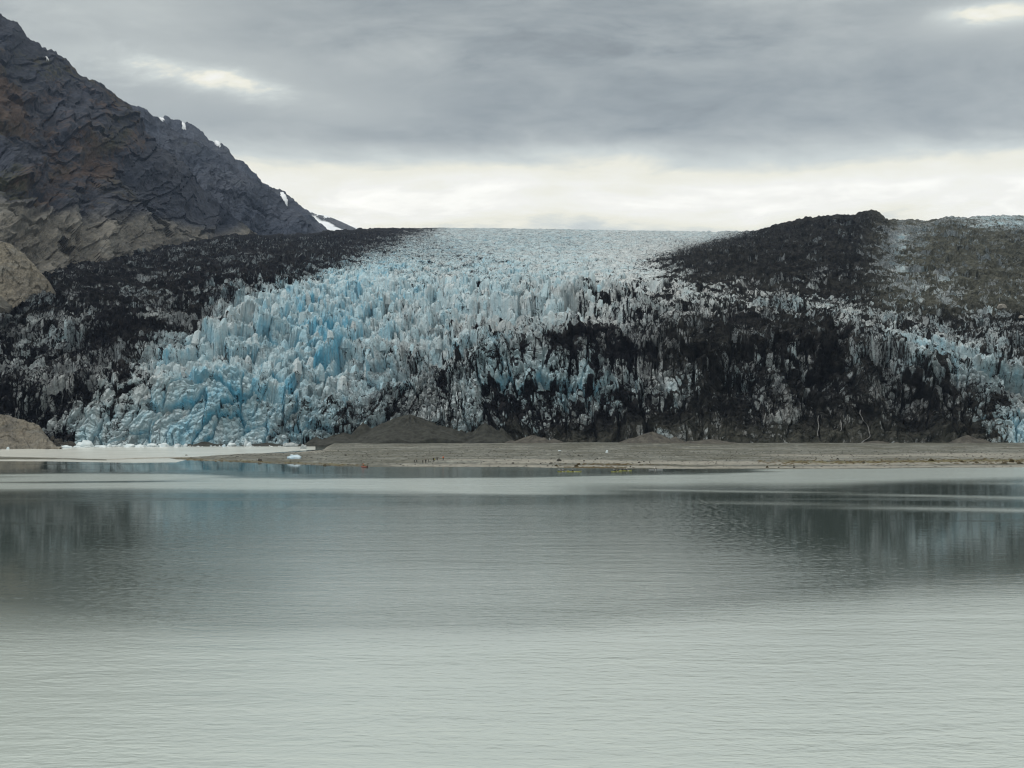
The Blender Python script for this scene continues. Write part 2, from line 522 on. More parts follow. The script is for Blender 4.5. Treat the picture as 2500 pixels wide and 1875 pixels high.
# ------------------------------------------------------------------ water
def build_water():
    xs = np.array([-6000, -1500, -600, -300, 0, 300, 600, 1500, 6000.0])
    ys = np.array([-400, -100, 0, 60, 120, 200, 300, 400, 520, 700, 900.0])
    g = np.stack(np.meshgrid(xs, ys), -1)
    P = np.concatenate([g, np.zeros(g.shape[:2] + (1,))], -1)
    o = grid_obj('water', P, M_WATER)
    tag(o, 'grey green glacial bay water with ruffled and calm patches', kind='structure')


build_water()

# ------------------------------------------------------------------ glacier
CREST = [(-400, 900), (0, 784), (45, 700), (90, 648), (113, 634), (240, 622), (373, 606), (470, 590), (565, 573), (700, 572), (791, 566), (893, 557), (1000, 557),
         (1074, 556), (1200, 557), (1356, 559), (1500, 562), (1673, 564), (1790, 566), (1853, 562), (1890, 550), (1921, 542), (1970, 532), (2034, 525), (2085, 524),
         (2125, 514), (2145, 518), (2170, 537), (2220, 535), (2260, 538), (2310, 530), (2373, 529), (2430, 526), (2500, 525), (2900, 520)]
GL = {
    -400: [(1085, 830), (980, 840), (940, 870), (925, 900), (915, 950), (900, 1000)],
    0:    [(1089, 830), (950, 845), (880, 880), (830, 915), (800, 950), (784, 990)],
    110:  [(1089, 835), (950, 850), (830, 905), (745, 1020), (690, 1200), (633, 1600)],
    370:  [(1089, 835), (930, 850), (780, 950), (700, 1180), (645, 1550), (605, 2000)],
    565:  [(1089, 835), (900, 860), (780, 960), (700, 1180), (620, 1700), (571, 2500)],
    800:  [(1090, 838), (990, 852), (850, 940), (740, 1150), (640, 1700), (562, 3000)],
    1074: [(1090, 832), (900, 850), (830, 930), (740, 1150), (640, 1800), (556, 3200)],
    1356: [(1090, 815), (815, 848), (780, 920), (715, 1100), (640, 1700), (559, 3200)],
    1673: [(1092, 805), (820, 842), (785, 900), (705, 1080), (630, 1600), (565, 3200)],
    1853: [(1092, 800), (835, 838), (795, 880), (695, 1080), (610, 1500), (562, 2100)],
    2034: [(1092, 800), (870, 836), (805, 900), (695, 1100), (605, 1450), (525, 1800)],
    2170: [(1092, 800), (900, 832), (805, 930), (695, 1150), (610, 1450), (537, 1850)],
    2500: [(1090, 805), (890, 832), (800, 950), (725, 1150), (630, 1450), (525, 1900)],
    2900: [(1090, 805), (890, 832), (800, 950), (725, 1150), (630, 1450), (520, 1900)],
}
DEB = """9 9 9 9 9 9 9 9 9 9 7 1 1 1 1 1 1 1 1 9 9 9 5 6 3 3
9 9 9 9 9 9 8 8 8 8 3 1 1 1 1 1 1 1 4 9 9 9 4 6 6 6
9 9 9 9 8 8 8 8 8 5 2 2 1 1 1 1 1 5 9 9 9 9 4 7 7 7
9 9 8 8 8 8 8 9 7 3 2 2 2 1 1 1 4 8 9 9 9 9 5 7 7 7
9 8 8 8 8 8 8 8 3 1 2 2 2 2 1 2 2 8 9 9 9 8 5 7 8 8
9 9 8 8 8 8 6 6 2 1 2 2 2 2 1 2 3 5 6 8 8 9 8 6 8 8
9 9 9 8 8 8 5 2 1 2 2 2 2 2 3 4 4 4 4 4 5 8 8 7 8 8
8 8 8 8 9 8 2 2 1 1 2 2 2 2 3 4 5 6 5 6 4 5 7 8 7 8
7 5 6 7 8 4 3 2 2 2 3 3 3 3 4 5 8 8 8 8 6 4 6 8 8 8
7 6 6 7 6 3 3 2 2 3 3 3 4 5 8 9 9 9 9 9 8 6 3 6 8 8
6 6 7 8 5 3 2 2 2 2 3 3 5 7 7 8 9 8 8 8 8 8 4 4 5 7
6 6 7 7 3 2 2 2 2 3 5 6 4 4 5 6 6 7 6 7 7 7 6 4 4 6
7 6 7 6 3 2 2 2 2 3 4 6 4 3 4 4 5 6 6 6 7 7 6 5 3 4
7 6 6 4 3 2 2 2 2 3 4 4 4 4 4 4 5 6 7 7 7 7 8 8 6 3
7 6 5 3 2 2 2 2 3 4 4 4 4 4 5 5 7 8 8 8 8 8 8 8 7 2
6 5 4 2 2 2 2 3 3 4 4 4 4 5 5 6 7 8 8 7 8 8 8 8 7 2
6 4 3 2 2 2 2 3 3 4 4 4 5 5 6 7 8 8 8 7 8 8 8 8 7 1
7 6 2 3 2 2 2 3 4 4 4 5 6 7 7 8 8 8 8 8 8 8 8 9 8 2
7 6 2 3 2 2 2 3 4 4 4 5 6 7 7 8 8 8 8 8 8 8 8 9 8 2""".split('\n')
# how blue the ice is
BLU = """3 3 3 3 3 3 3 3 3 3 3 3 3 3 3 3 3 3 3 3 3 3 3 4 4 4
3 3 3 3 3 3 3 3 4 4 4 4 4 4 4 3 3 3 3 3 3 3 4 4 4 4
3 3 3 3 3 3 4 4 5 5 5 5 4 4 4 3 2 2 3 3 3 3 4 4 4 4
3 3 3 3 4 4 4 5 6 6 5 5 5 4 4 3 3 3 3 3 3 4 5 4 4 4
3 3 3 4 4 5 5 6 6 6 5 5 5 5 4 4 3 3 3 3 3 4 5 4 4 4
3 3 3 4 4 5 5 6 6 6 6 5 5 5 4 3 3 3 3 3 3 4 4 4 4 4
3 3 4 4 4 5 5 6 6 6 6 5 5 4 4 3 3 3 3 3 4 4 4 4 4 4
3 4 4 4 4 4 5 6 6 6 5 5 4 4 4 3 3 3 3 4 4 4 4 4 4 4
3 4 4 4 4 4 5 6 6 6 5 5 4 4 3 3 3 3 3 4 4 4 4 4 4 4
3 4 4 4 5 5 6 6 7 6 5 5 4 4 4 3 3 3 3 4 4 4 4 4 4 4
3 3 3 4 5 6 6 7 7 6 5 5 5 4 4 4 3 3 3 3 4 4 4 5 4 4
3 3 3 4 6 6 6 6 7 6 5 5 6 5 5 4 4 4 4 3 3 4 4 5 5 4
2 3 3 4 6 6 7 7 7 6 5 5 6 6 5 5 5 5 5 4 4 4 4 5 5 5
2 2 3 5 5 6 7 7 6 6 5 5 6 6 6 6 5 5 4 4 4 4 4 4 5 5
2 2 3 5 6 7 8 7 6 5 4 4 5 6 6 6 5 4 4 3 3 3 3 3 5 5
2 3 4 6 6 7 7 6 6 5 4 4 5 5 5 5 4 4 3 3 3 3 3 3 5 6
3 4 5 6 7 7 6 6 5 5 4 4 5 5 4 4 4 3 3 3 3 3 3 3 5 6
3 4 6 6 7 7 6 6 5 5 5 5 5 5 4 4 4 3 3 3 3 3 3 3 5 6
3 4 6 6 7 7 6 6 5 5 5 5 5 5 4 4 4 3 3 3 3 3 3 3 5 6""".split('\n')
# how broken the surface is: 9 = wild pinnacles
RUG = """2 2 2 2 2 2 2 2 2 2 2 2 2 2 2 2 2 2 2 2 2 2 2 2 2 2
2 2 2 2 2 2 2 2 2 2 2 2 2 2 2 2 2 2 2 2 2 2 2 2 2 2
2 2 2 2 2 2 2 3 3 3 3 3 3 3 3 3 2 2 2 2 2 2 2 2 2 2
2 3 3 3 3 3 3 4 4 4 4 4 4 4 4 4 3 2 2 2 2 2 2 2 2 2
3 3 3 3 3 3 4 5 5 5 5 5 5 5 5 4 3 3 2 2 2 2 2 2 2 2
3 3 3 4 4 5 6 7 7 7 6 6 6 6 6 5 5 4 3 3 3 3 2 2 2 2
4 4 4 4 5 7 8 8 8 8 7 7 7 7 8 8 6 5 4 4 4 3 3 3 3 3
5 5 5 5 6 8 9 9 9 9 8 8 8 8 8 8 7 6 5 5 5 4 4 4 4 4
5 5 5 5 7 8 9 9 9 9 9 8 8 8 7 6 5 5 5 5 5 5 5 5 5 5
6 6 6 6 7 8 8 8 9 9 9 8 8 7 6 6 6 6 6 6 6 6 6 5 5 5
6 6 6 6 7 8 8 8 9 9 8 8 7 7 7 7 7 7 7 7 7 7 6 6 6 6
6 6 6 6 7 7 7 8 8 8 8 7 7 8 8 8 8 8 8 8 8 8 7 7 7 7
6 6 6 6 7 7 7 8 8 8 7 7 8 8 8 8 9 9 8 8 8 8 8 8 8 7
6 7 7 7 7 7 7 8 8 7 7 7 8 8 9 9 9 9 8 8 8 8 8 8 8 7
6 7 7 7 7 7 8 8 8 7 7 7 7 8 8 8 8 7 7 7 7 7 7 7 7 7
5 7 7 7 7 7 8 8 7 7 7 7 7 7 7 7 7 6 6 6 6 6 6 6 6 7
5 7 7 7 7 7 7 7 7 7 7 7 6 6 6 6 6 5 5 5 5 5 5 5 6 6
5 7 7 7 7 7 7 7 7 6 6 6 5 5 5 5 5 5 4 4 4 4 4 4 5 6
5 7 7 7 7 7 7 7 7 5 5 5 5 5 5 5 5 5 4 4 4 4 4 4 5 5""".split('\n')
GLDATA = {}


def build_glacier():
    px = np.concatenate([np.linspace(-390, -20, 60), np.linspace(-17, 2517, 1270), np.linspace(2522, 3050, 80)])
    PX, Y, D, P = sheet(GL, px, [150, 105, 175, 210, 150], CREST, smooth_r=10, smooth_c=14, jag=np.interp(px, [900, 1000, 1650, 1750], [4.5, 0.9, 0.9, 4.5]))
    n0 = normals(P)
    n0 = np.where(n0[..., 2:3] < 0, -n0, n0)
    S = arclen(P)
    X = P[..., 0]
    deb = digits_map(DEB, 550, 30, 100, PX, Y) / 9.0
    sharp = np.clip((1 - sstep(PX, 900, 1050)) + sstep(PX, 1380, 1480) * (1 - sstep(Y, 640, 700)), 0, 1)
    deb = deb * (1 - 0.6 * sharp) + 0.6 * sharp * (0.06 + 0.92 * sstep(deb, 0.2, 0.75))
    blue = digits_map(BLU, 550, 30, 100, PX, Y) / 9.0
    rug = digits_map(RUG, 550, 30, 100, PX, Y) / 9.0
    steep = 1 - np.clip(n0[..., 2], 0, 1)                       # 1 on the cliff
    # warp
    wx = 9 * fbm(X / 70, S / 70, 3, 3) + 1.4 * fbm(X / 14, S / 18, 3, 4)
    wy = 9 * fbm(X / 70, S / 70, 3, 5) + 1.4 * fbm(X / 14, S / 18, 3, 6)
    U, W = X + wx, S + wy
    far1 = 1 - sstep(D, 1300, 2400) * 0.75
    # broad swells and crevassed steps
    disp = rug * 9.0 * fbm(U / 60, W / 45, 4, 11) + 5.0 * fbm(U / 140, W / 110, 3, 12) * (0.3 + rug)
    # moraine humps
    moraine = np.clip(deb * 1.5 - 0.5, 0, 1)
    disp += moraine * (1 - steep) * (9.0 * (ridged((U - 0.5 * W) / 60, (W + 0.3 * U) / 34, 3, 21) - 0.4) + 4.5 * (ridged((U - 0.4 * W) / 19, (W + 0.3 * U) / 13, 3, 22) - 0.4))
    def saw(sc_w, sc_u, seed, sharp=0.14):
        ph = W / sc_w + 1.9 * fbm(U / sc_u, W / (sc_w * 1.6), 3, seed) + 0.45 * fbm(U / (sc_u * 0.3), W / sc_w, 3, seed + 1)
        fr = ph - np.floor(ph)
        body = np.where(fr < sharp, sstep(fr, 0, sharp), 1 - (fr - sharp) / (1 - sharp))
        a = np.clip(0.55 + 1.1 * fbm(U / (sc_u * 0.8), W / (sc_w * 1.3), 2, seed + 2), 0, 1.2)
        return (body - 0.45) * a
    upper = (1 - steep) * np.clip(1.15 - rug, 0.15, 1)
    disp += upper * (np.clip(0.35 + moraine, 0, 1) * 8.5 * saw(30, 42, 201) + 3.6 * saw(11, 19, 211))
    vary = np.clip(0.75 + 0.9 * fbm(X / 75, S / 60, 3, 23), 0.15, 1.35)                 # some stretches stand in blocks, some are crumbled
    # big slabs, seracs and small blocks: broken faces with sharp edges, each tilted its own way
    lean = 0.55 * U
    # ribs fan out towards the front: down to the left on the blue side, slightly down to the right on the dark side
    Wf = np.minimum(W, 260.0)
    cl = np.interp(PX[0], [-300, 250, 520, 800, 1150, 1600, 2800], [-0.05, -0.14, -0.36, -0.30, -0.05, 0.12, 0.18])[None]
    UL = U + cl * Wf
    h_ = lambda c, k: (c * k) % 1 - 0.5
    f1, f2, cid0, ox, oy = voronoi(UL / 34 + 0.35 * fbm(X / 30, S / 30, 3, 29), (W + 0.15 * U) / 76 + 0.3 * fbm(X / 30 + 5, S / 30, 3, 29), 30)
    gap0 = sstep(f2 - f1, 0.0, 0.07)
    amp0 = np.clip(rug * 1.6 - 0.55, 0, 1)
    disp += amp0 * far1 * ((cid0 - 0.5) * 13 + ox * h_(cid0, 7) * 16 + oy * (6 + 10 * h_(cid0, 3)) - 3.2 * (1 - gap0))
    f1, f2, cid, ox, oy = voronoi(UL / 15 + 0.25 * fbm(X / 14, S / 16, 2, 28), (W + 0.25 * lean) / 42, 31)
    gap = sstep(f2 - f1, 0.0, 0.09)
    amp1 = np.clip(rug * 1.4 - 0.42, 0, 1.0) * np.clip(0.25 + 0.75 * vary, 0, 1.1)
    disp += amp1 * far1 * ((cid - 0.5) * 11 + ox * h_(cid, 7) * 13 + oy * (7 + 8 * h_(cid, 5)) - 6.5 * (1 - gap))
    g1, c1 = np.minimum(gap, gap0), cid
    f1, f2, cid, ox, oy = voronoi((UL + 3 * fbm(X / 26, S / 26, 2, 42)) / 6.2, (W - 0.2 * U) / 17, 41)
    gap2 = sstep(f2 - f1, 0.0, 0.12)
    vary2 = np.clip(0.7 + 1.5 * fbm(X / 60 + 7, S / 45, 3, 44), 0.1, 1.25)
    dark_cliff = steep * np.clip(deb * 1.6 - 0.5, 0, 1)
    amp2 = np.clip(rug * 1.35 - 0.42, 0, 1.0) * vary2 * (1 - 0.5 * dark_cliff) * (1 - 0.65 * sstep(D, 1500, 2600))
    disp += amp2 * ((cid - 0.5) * 7.5 + ox * h_(cid, 13) * 10 + oy * (4 + 5 * h_(cid, 5)) - 2.6 * (1 - gap2))
    # transverse crevasses higher up
    up = sstep(D, 1150, 1700)
    rr = ridged(U / 48 + 0.6 * fbm(U / 90, W / 40, 2, 8), W / 20, 4, 51)
    disp += up * (0.25 + 0.75 * rug) * (rr - 0.45) * 9.0
    f1, f2, cid3, ox, oy = voronoi((U + 0.5 * W) / 2.9, (W - 0.3 * U) / 4.4, 61)
    near = 1 - sstep(D, 1000, 1600)
    rug3 = np.clip(rug * 1.4 - 0.3, 0.05, 1)
    disp += rug3 * near * (1 - 0.55 * steep) * ((cid3 - 0.5) * 3.0 + oy * 2.2 + ox * ((cid3 * 11) % 1 - 0.5) * 3 - 0.7 * (1 - sstep(f2 - f1, 0, 0.15)))
    # sets of close parallel cracks
    cph = (W * 0.95 - 0.40 * U) / 6.0 + 1.1 * fbm(X / 45, S / 45, 3, 45)
    cline = (1 - sstep(np.abs(cph - np.floor(cph) - 0.5), 0.0, 0.09)) * sstep(fbm(X / 48, S / 40, 2, 46), -0.06, 0.14) * near
    cph2 = UL / 5.0 + 1.0 * fbm(X / 40 + 3, S / 50, 3, 47)
    cline2 = (1 - sstep(np.abs(cph2 - np.floor(cph2) - 0.5), 0.0, 0.10)) * sstep(fbm(X / 52 + 9, S / 48, 2, 48), -0.06, 0.14) * near
    disp -= 1.5 * np.maximum(cline, cline2) * rug
    disp += near * 0.7 * (1 - 0.4 * steep) * fbm(U / 3.5, W / 3.0, 4, 71) + 0.8 * (ridged(U / 9, W / 9, 4, 72) - 0.4) * (0.4 + rug)
    # fluted cliff
    disp += steep * 3.5 * (ridged(UL / 9, W / 40, 4, 81) - 0.45)
    ribs = steep * np.clip(deb * 1.6 - 0.3, 0, 1)
    disp += ribs * (16.0 * (ridged(UL / 30, W / 90, 3, 231) - 0.45) + 5.0 * (ridged(UL / 11, W / 45, 3, 232) - 0.45))
    # quiet at the margins (foot and crest)
    edge = np.clip(np.arange(P.shape[0]) / 14.0, 0, 1)[:, None]
    top = np.clip((P.shape[0] - 1 - np.arange(P.shape[0])) / 45.0, 0, 1)[:, None]
    disp = disp * (0.35 + 0.65 * edge) * (0.15 + 0.85 * top)
    dirv = n0 * 0.75 + np.array([0, 0, 0.55])
    dirv /= np.linalg.norm(dirv, axis=-1, keepdims=True)
    P2 = P + dirv * disp[..., None]
    n1 = normals(P2)
    n1 = np.where((n1 * n0).sum(-1, keepdims=True) < 0, -n1, n1)
    # debris: where the map says, more of it lies on ledges than on steep walls
    ledge = np.clip(n1[..., 2], 0, 1)
    ledge_s = blur_rows(blur_rows(ledge, 3), 3, 1)
    d = 0.06 + deb * (0.70 + 0.12 * sstep(PX, 1350, 1500) * (1 - sstep(PX, 2080, 2200)) + 0.13 * steep) + 0.34 * fbm((U - 0.4 * W) / 30, W / 20, 4, 91) + 0.45 * (1 - 0.75 * steep) * fbm((U - 0.4 * W) / 17, W / 13, 5, 92, 0.6) + steep * 0.72 * fbm(UL / 6.5, W / 48, 5, 94, 0.6)
    d = d + (0.75 * steep + 0.85 * (1 - steep)) * (0.5 * ledge + 0.5 * ledge_s - (0.33 + 0.55 * (1 - steep))) * np.clip(deb * 3, 0.0, 1)
    vein = ridged(UL / 24 + 0.5 * fbm(X / 20, S / 20, 3, 221), W / 70, 3, 222, 0.6)
    d = d + 0.62 * sstep(vein, 0.62, 0.9) * np.clip(deb * 2.4 - 0.1, 0, 1) * (1 - sstep(D, 1200, 1700))
    d = d + 0.30 * fbm(U / 55, W / 40, 2, 223) * np.clip(deb * 2 - 0.5, 0, 1)
    # old dirt bands (folded layers) and dirt lines in the fractures
    band = ridged((U * 0.35 + W) / 26 + 1.2 * fbm(U / 40, W / 40, 3, 95), U / 120, 3, 96)
    d = d + 0.16 * np.clip(deb * 4 - 0.6, 0, 1) * (band - 0.5)
    crack = (1 - sstep(np.minimum(f2 - f1, 1), 0, 0.10)) * near * 0.10 + (1 - gap2) * 0.26 + (1 - g1) * 0.55 * np.clip(0.6 + 1.5 * fbm(X / 40, S / 50, 2, 93), 0, 1.2)
    d = d + 0.40 * np.maximum(cline, cline2) * np.clip(deb * 3.0, 0, 1)
    # the pale ice band coming down beside the dark summit
    bx = np.interp(Y, [525, 560, 590, 620, 655, 700, 730], [2330, 2235, 2180, 2155, 2140, 2190, 2260])
    d = d - 0.42 * np.exp(-((PX - bx - 30 * fbm(X / 40, S / 30, 3, 49)) / np.interp(Y, [525, 600, 700], [75, 45, 55])) ** 2) * (1 - sstep(Y, 700, 745)) * (0.75 + 0.9 * fbm(U / 26, W / 9, 3, 50))
    d = d + crack * np.clip(deb * 3.0, 0, 1)
    soil = np.clip(0.02 + 0.62 * sstep(PX, 2080, 2230) * (1 - sstep(Y, 740, 800)) + 0.12 * fbm(U / 40, W / 40, 3, 97)
                   + 0.10 * sstep(PX, 1500, 1700) + 0.35 * sstep(Y, 1010, 1085) * sstep(PX, 760, 950), 0, 1)
    b = np.clip(blue - 0.12 + 0.20 * (1 - sstep(Y, 580, 700)) + (1 - g1) * 0.36 * blue + (c1 - 0.5) * 0.22 + 0.14 * fbm(U / 18, W / 30, 4, 98), 0, 1)
    grime = np.clip(0.10 + 0.30 * np.exp(-((PX - 860) / 210) ** 2 - ((Y - 950) / 90) ** 2) + deb * 0.72 + 0.34 * (1 - sstep(Y, 580, 730)) + 0.34 * fbm(U / 11, W / 22, 4, 99), 0, 1)
    brown = np.clip(sstep(Y, 930, 1040) * sstep(PX, 1150, 1350) + 0.6 * fbm(U / 60, W / 50, 3, 100), 0, 1)
    GLDATA.update(PX=PX, Y=Y, P=P2, n=n1, rug=rug, deb=deb, base=P)
    P3, d, b, soil, grime, brown = add_back(P2, 500, 60, (d, b, soil, grime, brown))
    o = grid_obj('glacier', P3, M_GLACIER, dict(debris=d, blue=b, soil=soil, grime=grime, brown=brown), smooth=False)
    tag(o, 'broad tidewater glacier of broken blue ice between dark debris bands', kind='structure')
    return o


GLACIER = build_glacier()

# ------------------------------------------------------------------ mountains
M1_SKY = [(-400, -330), (-120, -60), (0, 34), (41, 59), (75, 95), (113, 124), (136, 124), (165, 145), (199, 179), (225, 188), (258, 206), (290, 232), (325, 260), (337, 312),
          (370, 345), (407, 378), (452, 418), (497, 459), (560, 512), (615, 560), (640, 580)]
M1 = {-400: [(1080, 800), (860, 900), (560, 1350), (300, 1650), (-330, 2300)],
      0:    [(860, 960), (700, 1050), (480, 1450), (280, 1800), (34, 2300)],
      250:  [(680, 1500), (600, 1650), (460, 1900), (330, 2150), (200, 2450)],
      450:  [(640, 2150), (580, 2200), (520, 2350), (470, 2450), (416, 2600)],
      640:  [(600, 2560), (596, 2580), (590, 2600), (585, 2640), (580, 2680)]}
M2_SKY = [(200, 230), (300, 250), (333, 260), (352, 268), (384, 283), (410, 305), (452, 330), (500, 352), (545, 385), (580, 410), (610, 430), (642, 446), (660, 456), (678, 472), (705, 503), (746, 536), (790, 575)]
M2 = {200: [(640, 2700), (450, 2900), (230, 3200)], 790: [(600, 3100), (590, 3200), (575, 3300)]}
M3_SKY = [(330, 270), (384, 288), (407, 286), (430, 292), (445, 296), (460, 297), (475, 307), (495, 322), (511, 341), (525, 346), (542, 350), (560, 366), (574, 385), (590, 391), (601, 399), (622, 422),
          (642, 446), (670, 457), (696, 471), (712, 482), (728, 498), (746, 512), (770, 533), (800, 562), (830, 590)]
M3 = {330: [(620, 3800), (450, 4000), (270, 4300)], 830: [(610, 4100), (600, 4200), (590, 4300)]}
M4_SKY = [(690, 500), (745, 510), (775, 524), (800, 529), (835, 540), (870, 556), (900, 570)]
M4 = {690: [(620, 6000), (560, 6200), (510, 6500)], 900: [(620, 6000), (600, 6200), (570, 6500)]}
MOUNT = {}


def build_mountain(key, ctrl, skyl, px0, px1, ncol, counts, amp, label, seed, masks):
    px = np.linspace(px0, px1, ncol)
    PX, Y, D, P = sheet(ctrl, px, counts, skyl, smooth_r=8, smooth_c=6, jag=7.0)
    n0 = normals(P)
    n0 = np.where(n0[..., 2:3] < 0, -n0, n0)
    X, S = (PX - CX) / F * D.mean(), (HZ - Y) / F * D.mean()     # surface coordinates across and up the slope
    # crags: gullies and ribs falling diagonally, broken by ledges
    wx, wz = 30 * fbm(X / 110, S / 110, 4, seed), 30 * fbm(X / 110, S / 110, 4, seed + 20)
    a, b = (X + wx) * 0.78 + (S + wz) * 0.62, (S + wz) * 0.78 - (X + wx) * 0.62
    d = amp * (1.0 * (ridged(a / 120, b / 250, 6, seed + 1, 0.58) - 0.45) + 0.8 * fbm(X / 80, S / 80, 6, seed + 2, 0.6)
               + 0.34 * (ridged(a / 32, b / 70, 5, seed + 3, 0.62) - 0.45))
    f1, f2, cid, ox, oy = voronoi(a / 30, b / 62, seed + 6)
    d += amp * 0.20 * ((cid - 0.5) * 0.8 + ox * ((cid * 7) % 1 - 0.5) * 1.6 + oy * 0.9)
    f1, f2, cid, ox, oy = voronoi(a / 11, b / 20, seed + 8)
    d += amp * 0.11 * ((cid - 0.5) * 0.8 + ox * ((cid * 7) % 1 - 0.5) * 1.6 + oy * 0.9)
    top = np.clip((P.shape[0] - 1 - np.arange(P.shape[0])) / 40.0, 0, 1)[:, None]
    d = d * (0.22 + 0.78 * top)
    P2 = P + n0 * d[..., None]
    at_ = masks(PX, Y, np.stack([X, D, S], -1), d / amp, seed)
    MOUNT[key] = (PX, Y, P2)
    arrs = add_back(P2, 500, 260, tuple(at_.values()))
    o = grid_obj('mountain', arrs[0], M_ROCK if key == 1 else M_ROCKF, dict(zip(at_.keys(), arrs[1:])), smooth=False)
    tag(o, label, kind='structure')
    return o


def masks1(PX, Y, P, d, seed):
    X, S = P[..., 0], P[..., 2]
    trim = np.interp(PX, [-400, 0, 130, 250, 400, 640], [480, 490, 515, 525, 528, 540])
    bare = np.clip(sstep(Y + 26 * fbm(X / 60, S / 60, 3, seed + 9), trim - 5, trim + 35), 0, 1) * (0.80 + 0.2 * fbm(X / 30, S / 30, 3, seed + 10))
    bare = np.clip(bare * 1.25 + 0.08 * sstep(fbm(X / 80, S / 110, 4, seed + 15), 0.15, 0.5), 0, 1)
    veg = np.clip(0.50 + 0.60 * fbm(X / 110, S / 70, 4, seed + 11) - 0.9 * bare - 0.35 * sstep(PX, 200, 420) - 0.5 * sstep(150 - Y + 0.2 * PX, 0, 90), 0, 1)
    rust = np.clip(0.55 + 0.7 * fbm(X / 90, S / 70, 3, seed + 12), 0, 1)
    return dict(bare=bare, veg=veg, rust=rust)


def masks2(PX, Y, P, d, seed):
    X, S = P[..., 0], P[..., 2]
    z = np.zeros_like(X)
    return dict(bare=np.clip(0.12 + 0.3 * fbm(X / 120, S / 100, 4, seed + 10), 0, 1), veg=np.clip(0.18 + 0.35 * fbm(X / 120, S / 90, 4, seed + 11), 0, 1), rust=z + 0.3)


def masks3(PX, Y, P, d, seed):
    X, S = P[..., 0], P[..., 2]
    z = np.zeros_like(X)
    return dict(bare=np.clip(0.25 + 0.3 * fbm(X / 120, S / 100, 4, seed + 10), 0, 1), veg=z, rust=z)


MT1 = build_mountain(1, M1, M1_SKY, -400, 640, 350, [50, 140, 150, 170], 34, 'steep rocky mountainside with rust and olive plants above bare tan rock', 300, masks1)
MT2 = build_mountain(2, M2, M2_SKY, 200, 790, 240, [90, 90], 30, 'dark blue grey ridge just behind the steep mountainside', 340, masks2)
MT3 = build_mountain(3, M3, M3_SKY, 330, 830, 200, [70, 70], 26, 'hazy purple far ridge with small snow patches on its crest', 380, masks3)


# ------------------------------------------------------------------ far snowy slope, snow patches
M_SNOW = mat_simple('old_snow', (0.62, 0.66, 0.70), (0.74, 0.77, 0.80), 0.02, 0.7, 0.2, 0.2, 1.0)


def build_far_snow():
    px = np.linspace(690, 900, 90)
    PX, Y, D, P = sheet(M4, px, [20, 30], M4_SKY, smooth_r=4, smooth_c=3)
    P[..., 2] += 14 * fbm(P[..., 0] / 150, P[..., 1] / 150, 4, 401)
    rockm = fbm(P[..., 0] / 110, P[..., 2] / 40, 3, 402)
    Pb = add_back(P, 500, 150)[0]
    o = grid_obj('mountain', Pb, M_SNOW, smooth=True)
    tag(o, 'distant snow covered slope low on the skyline beside the dark moraine', kind='structure')
    # bare rock showing through the snow near its crest
    strip = P[-24:-2, 18:80] + np.array([0, -6.0, 3.0])
    m = np.zeros(strip.shape[:2], bool)
    for i in range(m.shape[0]):
        for j in range(m.shape[1]):
            m[i, j] = (rockm[-24 + i, 18 + j] > 0.02) and (i > 6)
    r = grid_obj('rock_patch', strip, M_ROCK, dict(bare=np.zeros(m.shape) + 0.4, veg=np.zeros(m.shape), rust=np.zeros(m.shape)), parent=o, mask=m)
    return o


build_far_snow()


def snow_patch(key, parent, ellipses):
    PX, Y, P = MOUNT[key]
    n = normals(P)
    n = np.where(n[..., 1:2] > 0, -n, n)
    for (cx, cy, rx, ry, sl) in ellipses:
        yy = HZ - (P[..., 2] - CAMH) * F / P[..., 1]
        xx = CX + P[..., 0] * F / P[..., 1]
        dy = yy - cy - sl * (xx - cx)
        r = ((xx - cx) / rx) ** 2 + (dy / ry) ** 2 + 0.5 * fbm(xx / 6, yy / 5, 3, 411)
        m = r < 1
        if not m.any():
            continue
        ii, jj = np.where(m)
        a0, a1, b0, b1 = ii.min(), min(ii.max() + 2, P.shape[0]), jj.min(), min(jj.max() + 2, P.shape[1])
        sub = P[a0:a1, b0:b1] + n[a0:a1, b0:b1] * 5.0
        sub[~m[a0:a1, b0:b1]] -= n[a0:a1, b0:b1][~m[a0:a1, b0:b1]] * 9.0
        mm = m[a0:a1, b0:b1].copy()
        grow = mm.copy()
        grow[:-1] |= mm[1:]
        grow[:, :-1] |= mm[:, 1:]
        grow[:-1, :-1] |= mm[1:, 1:]
        grid_obj('snow_patch', sub, M_SNOW, parent=parent, mask=grow)


snow_patch(3, MT3, [(396, 293, 7, 4, 0.2), (448, 309, 6, 8, 0.8), (531, 351, 8, 6, 0.7), (692, 486, 9, 13, 1.1)])
snow_patch(1, MT1, [(113, 146, 4, 4, 0.5)])

# ------------------------------------------------------------------ bedrock outcrops
M_OUT = mat_rock('outcrop_rock', tan=((0.060, 0.057, 0.048), (0.185, 0.170, 0.135)), sc=3.0)


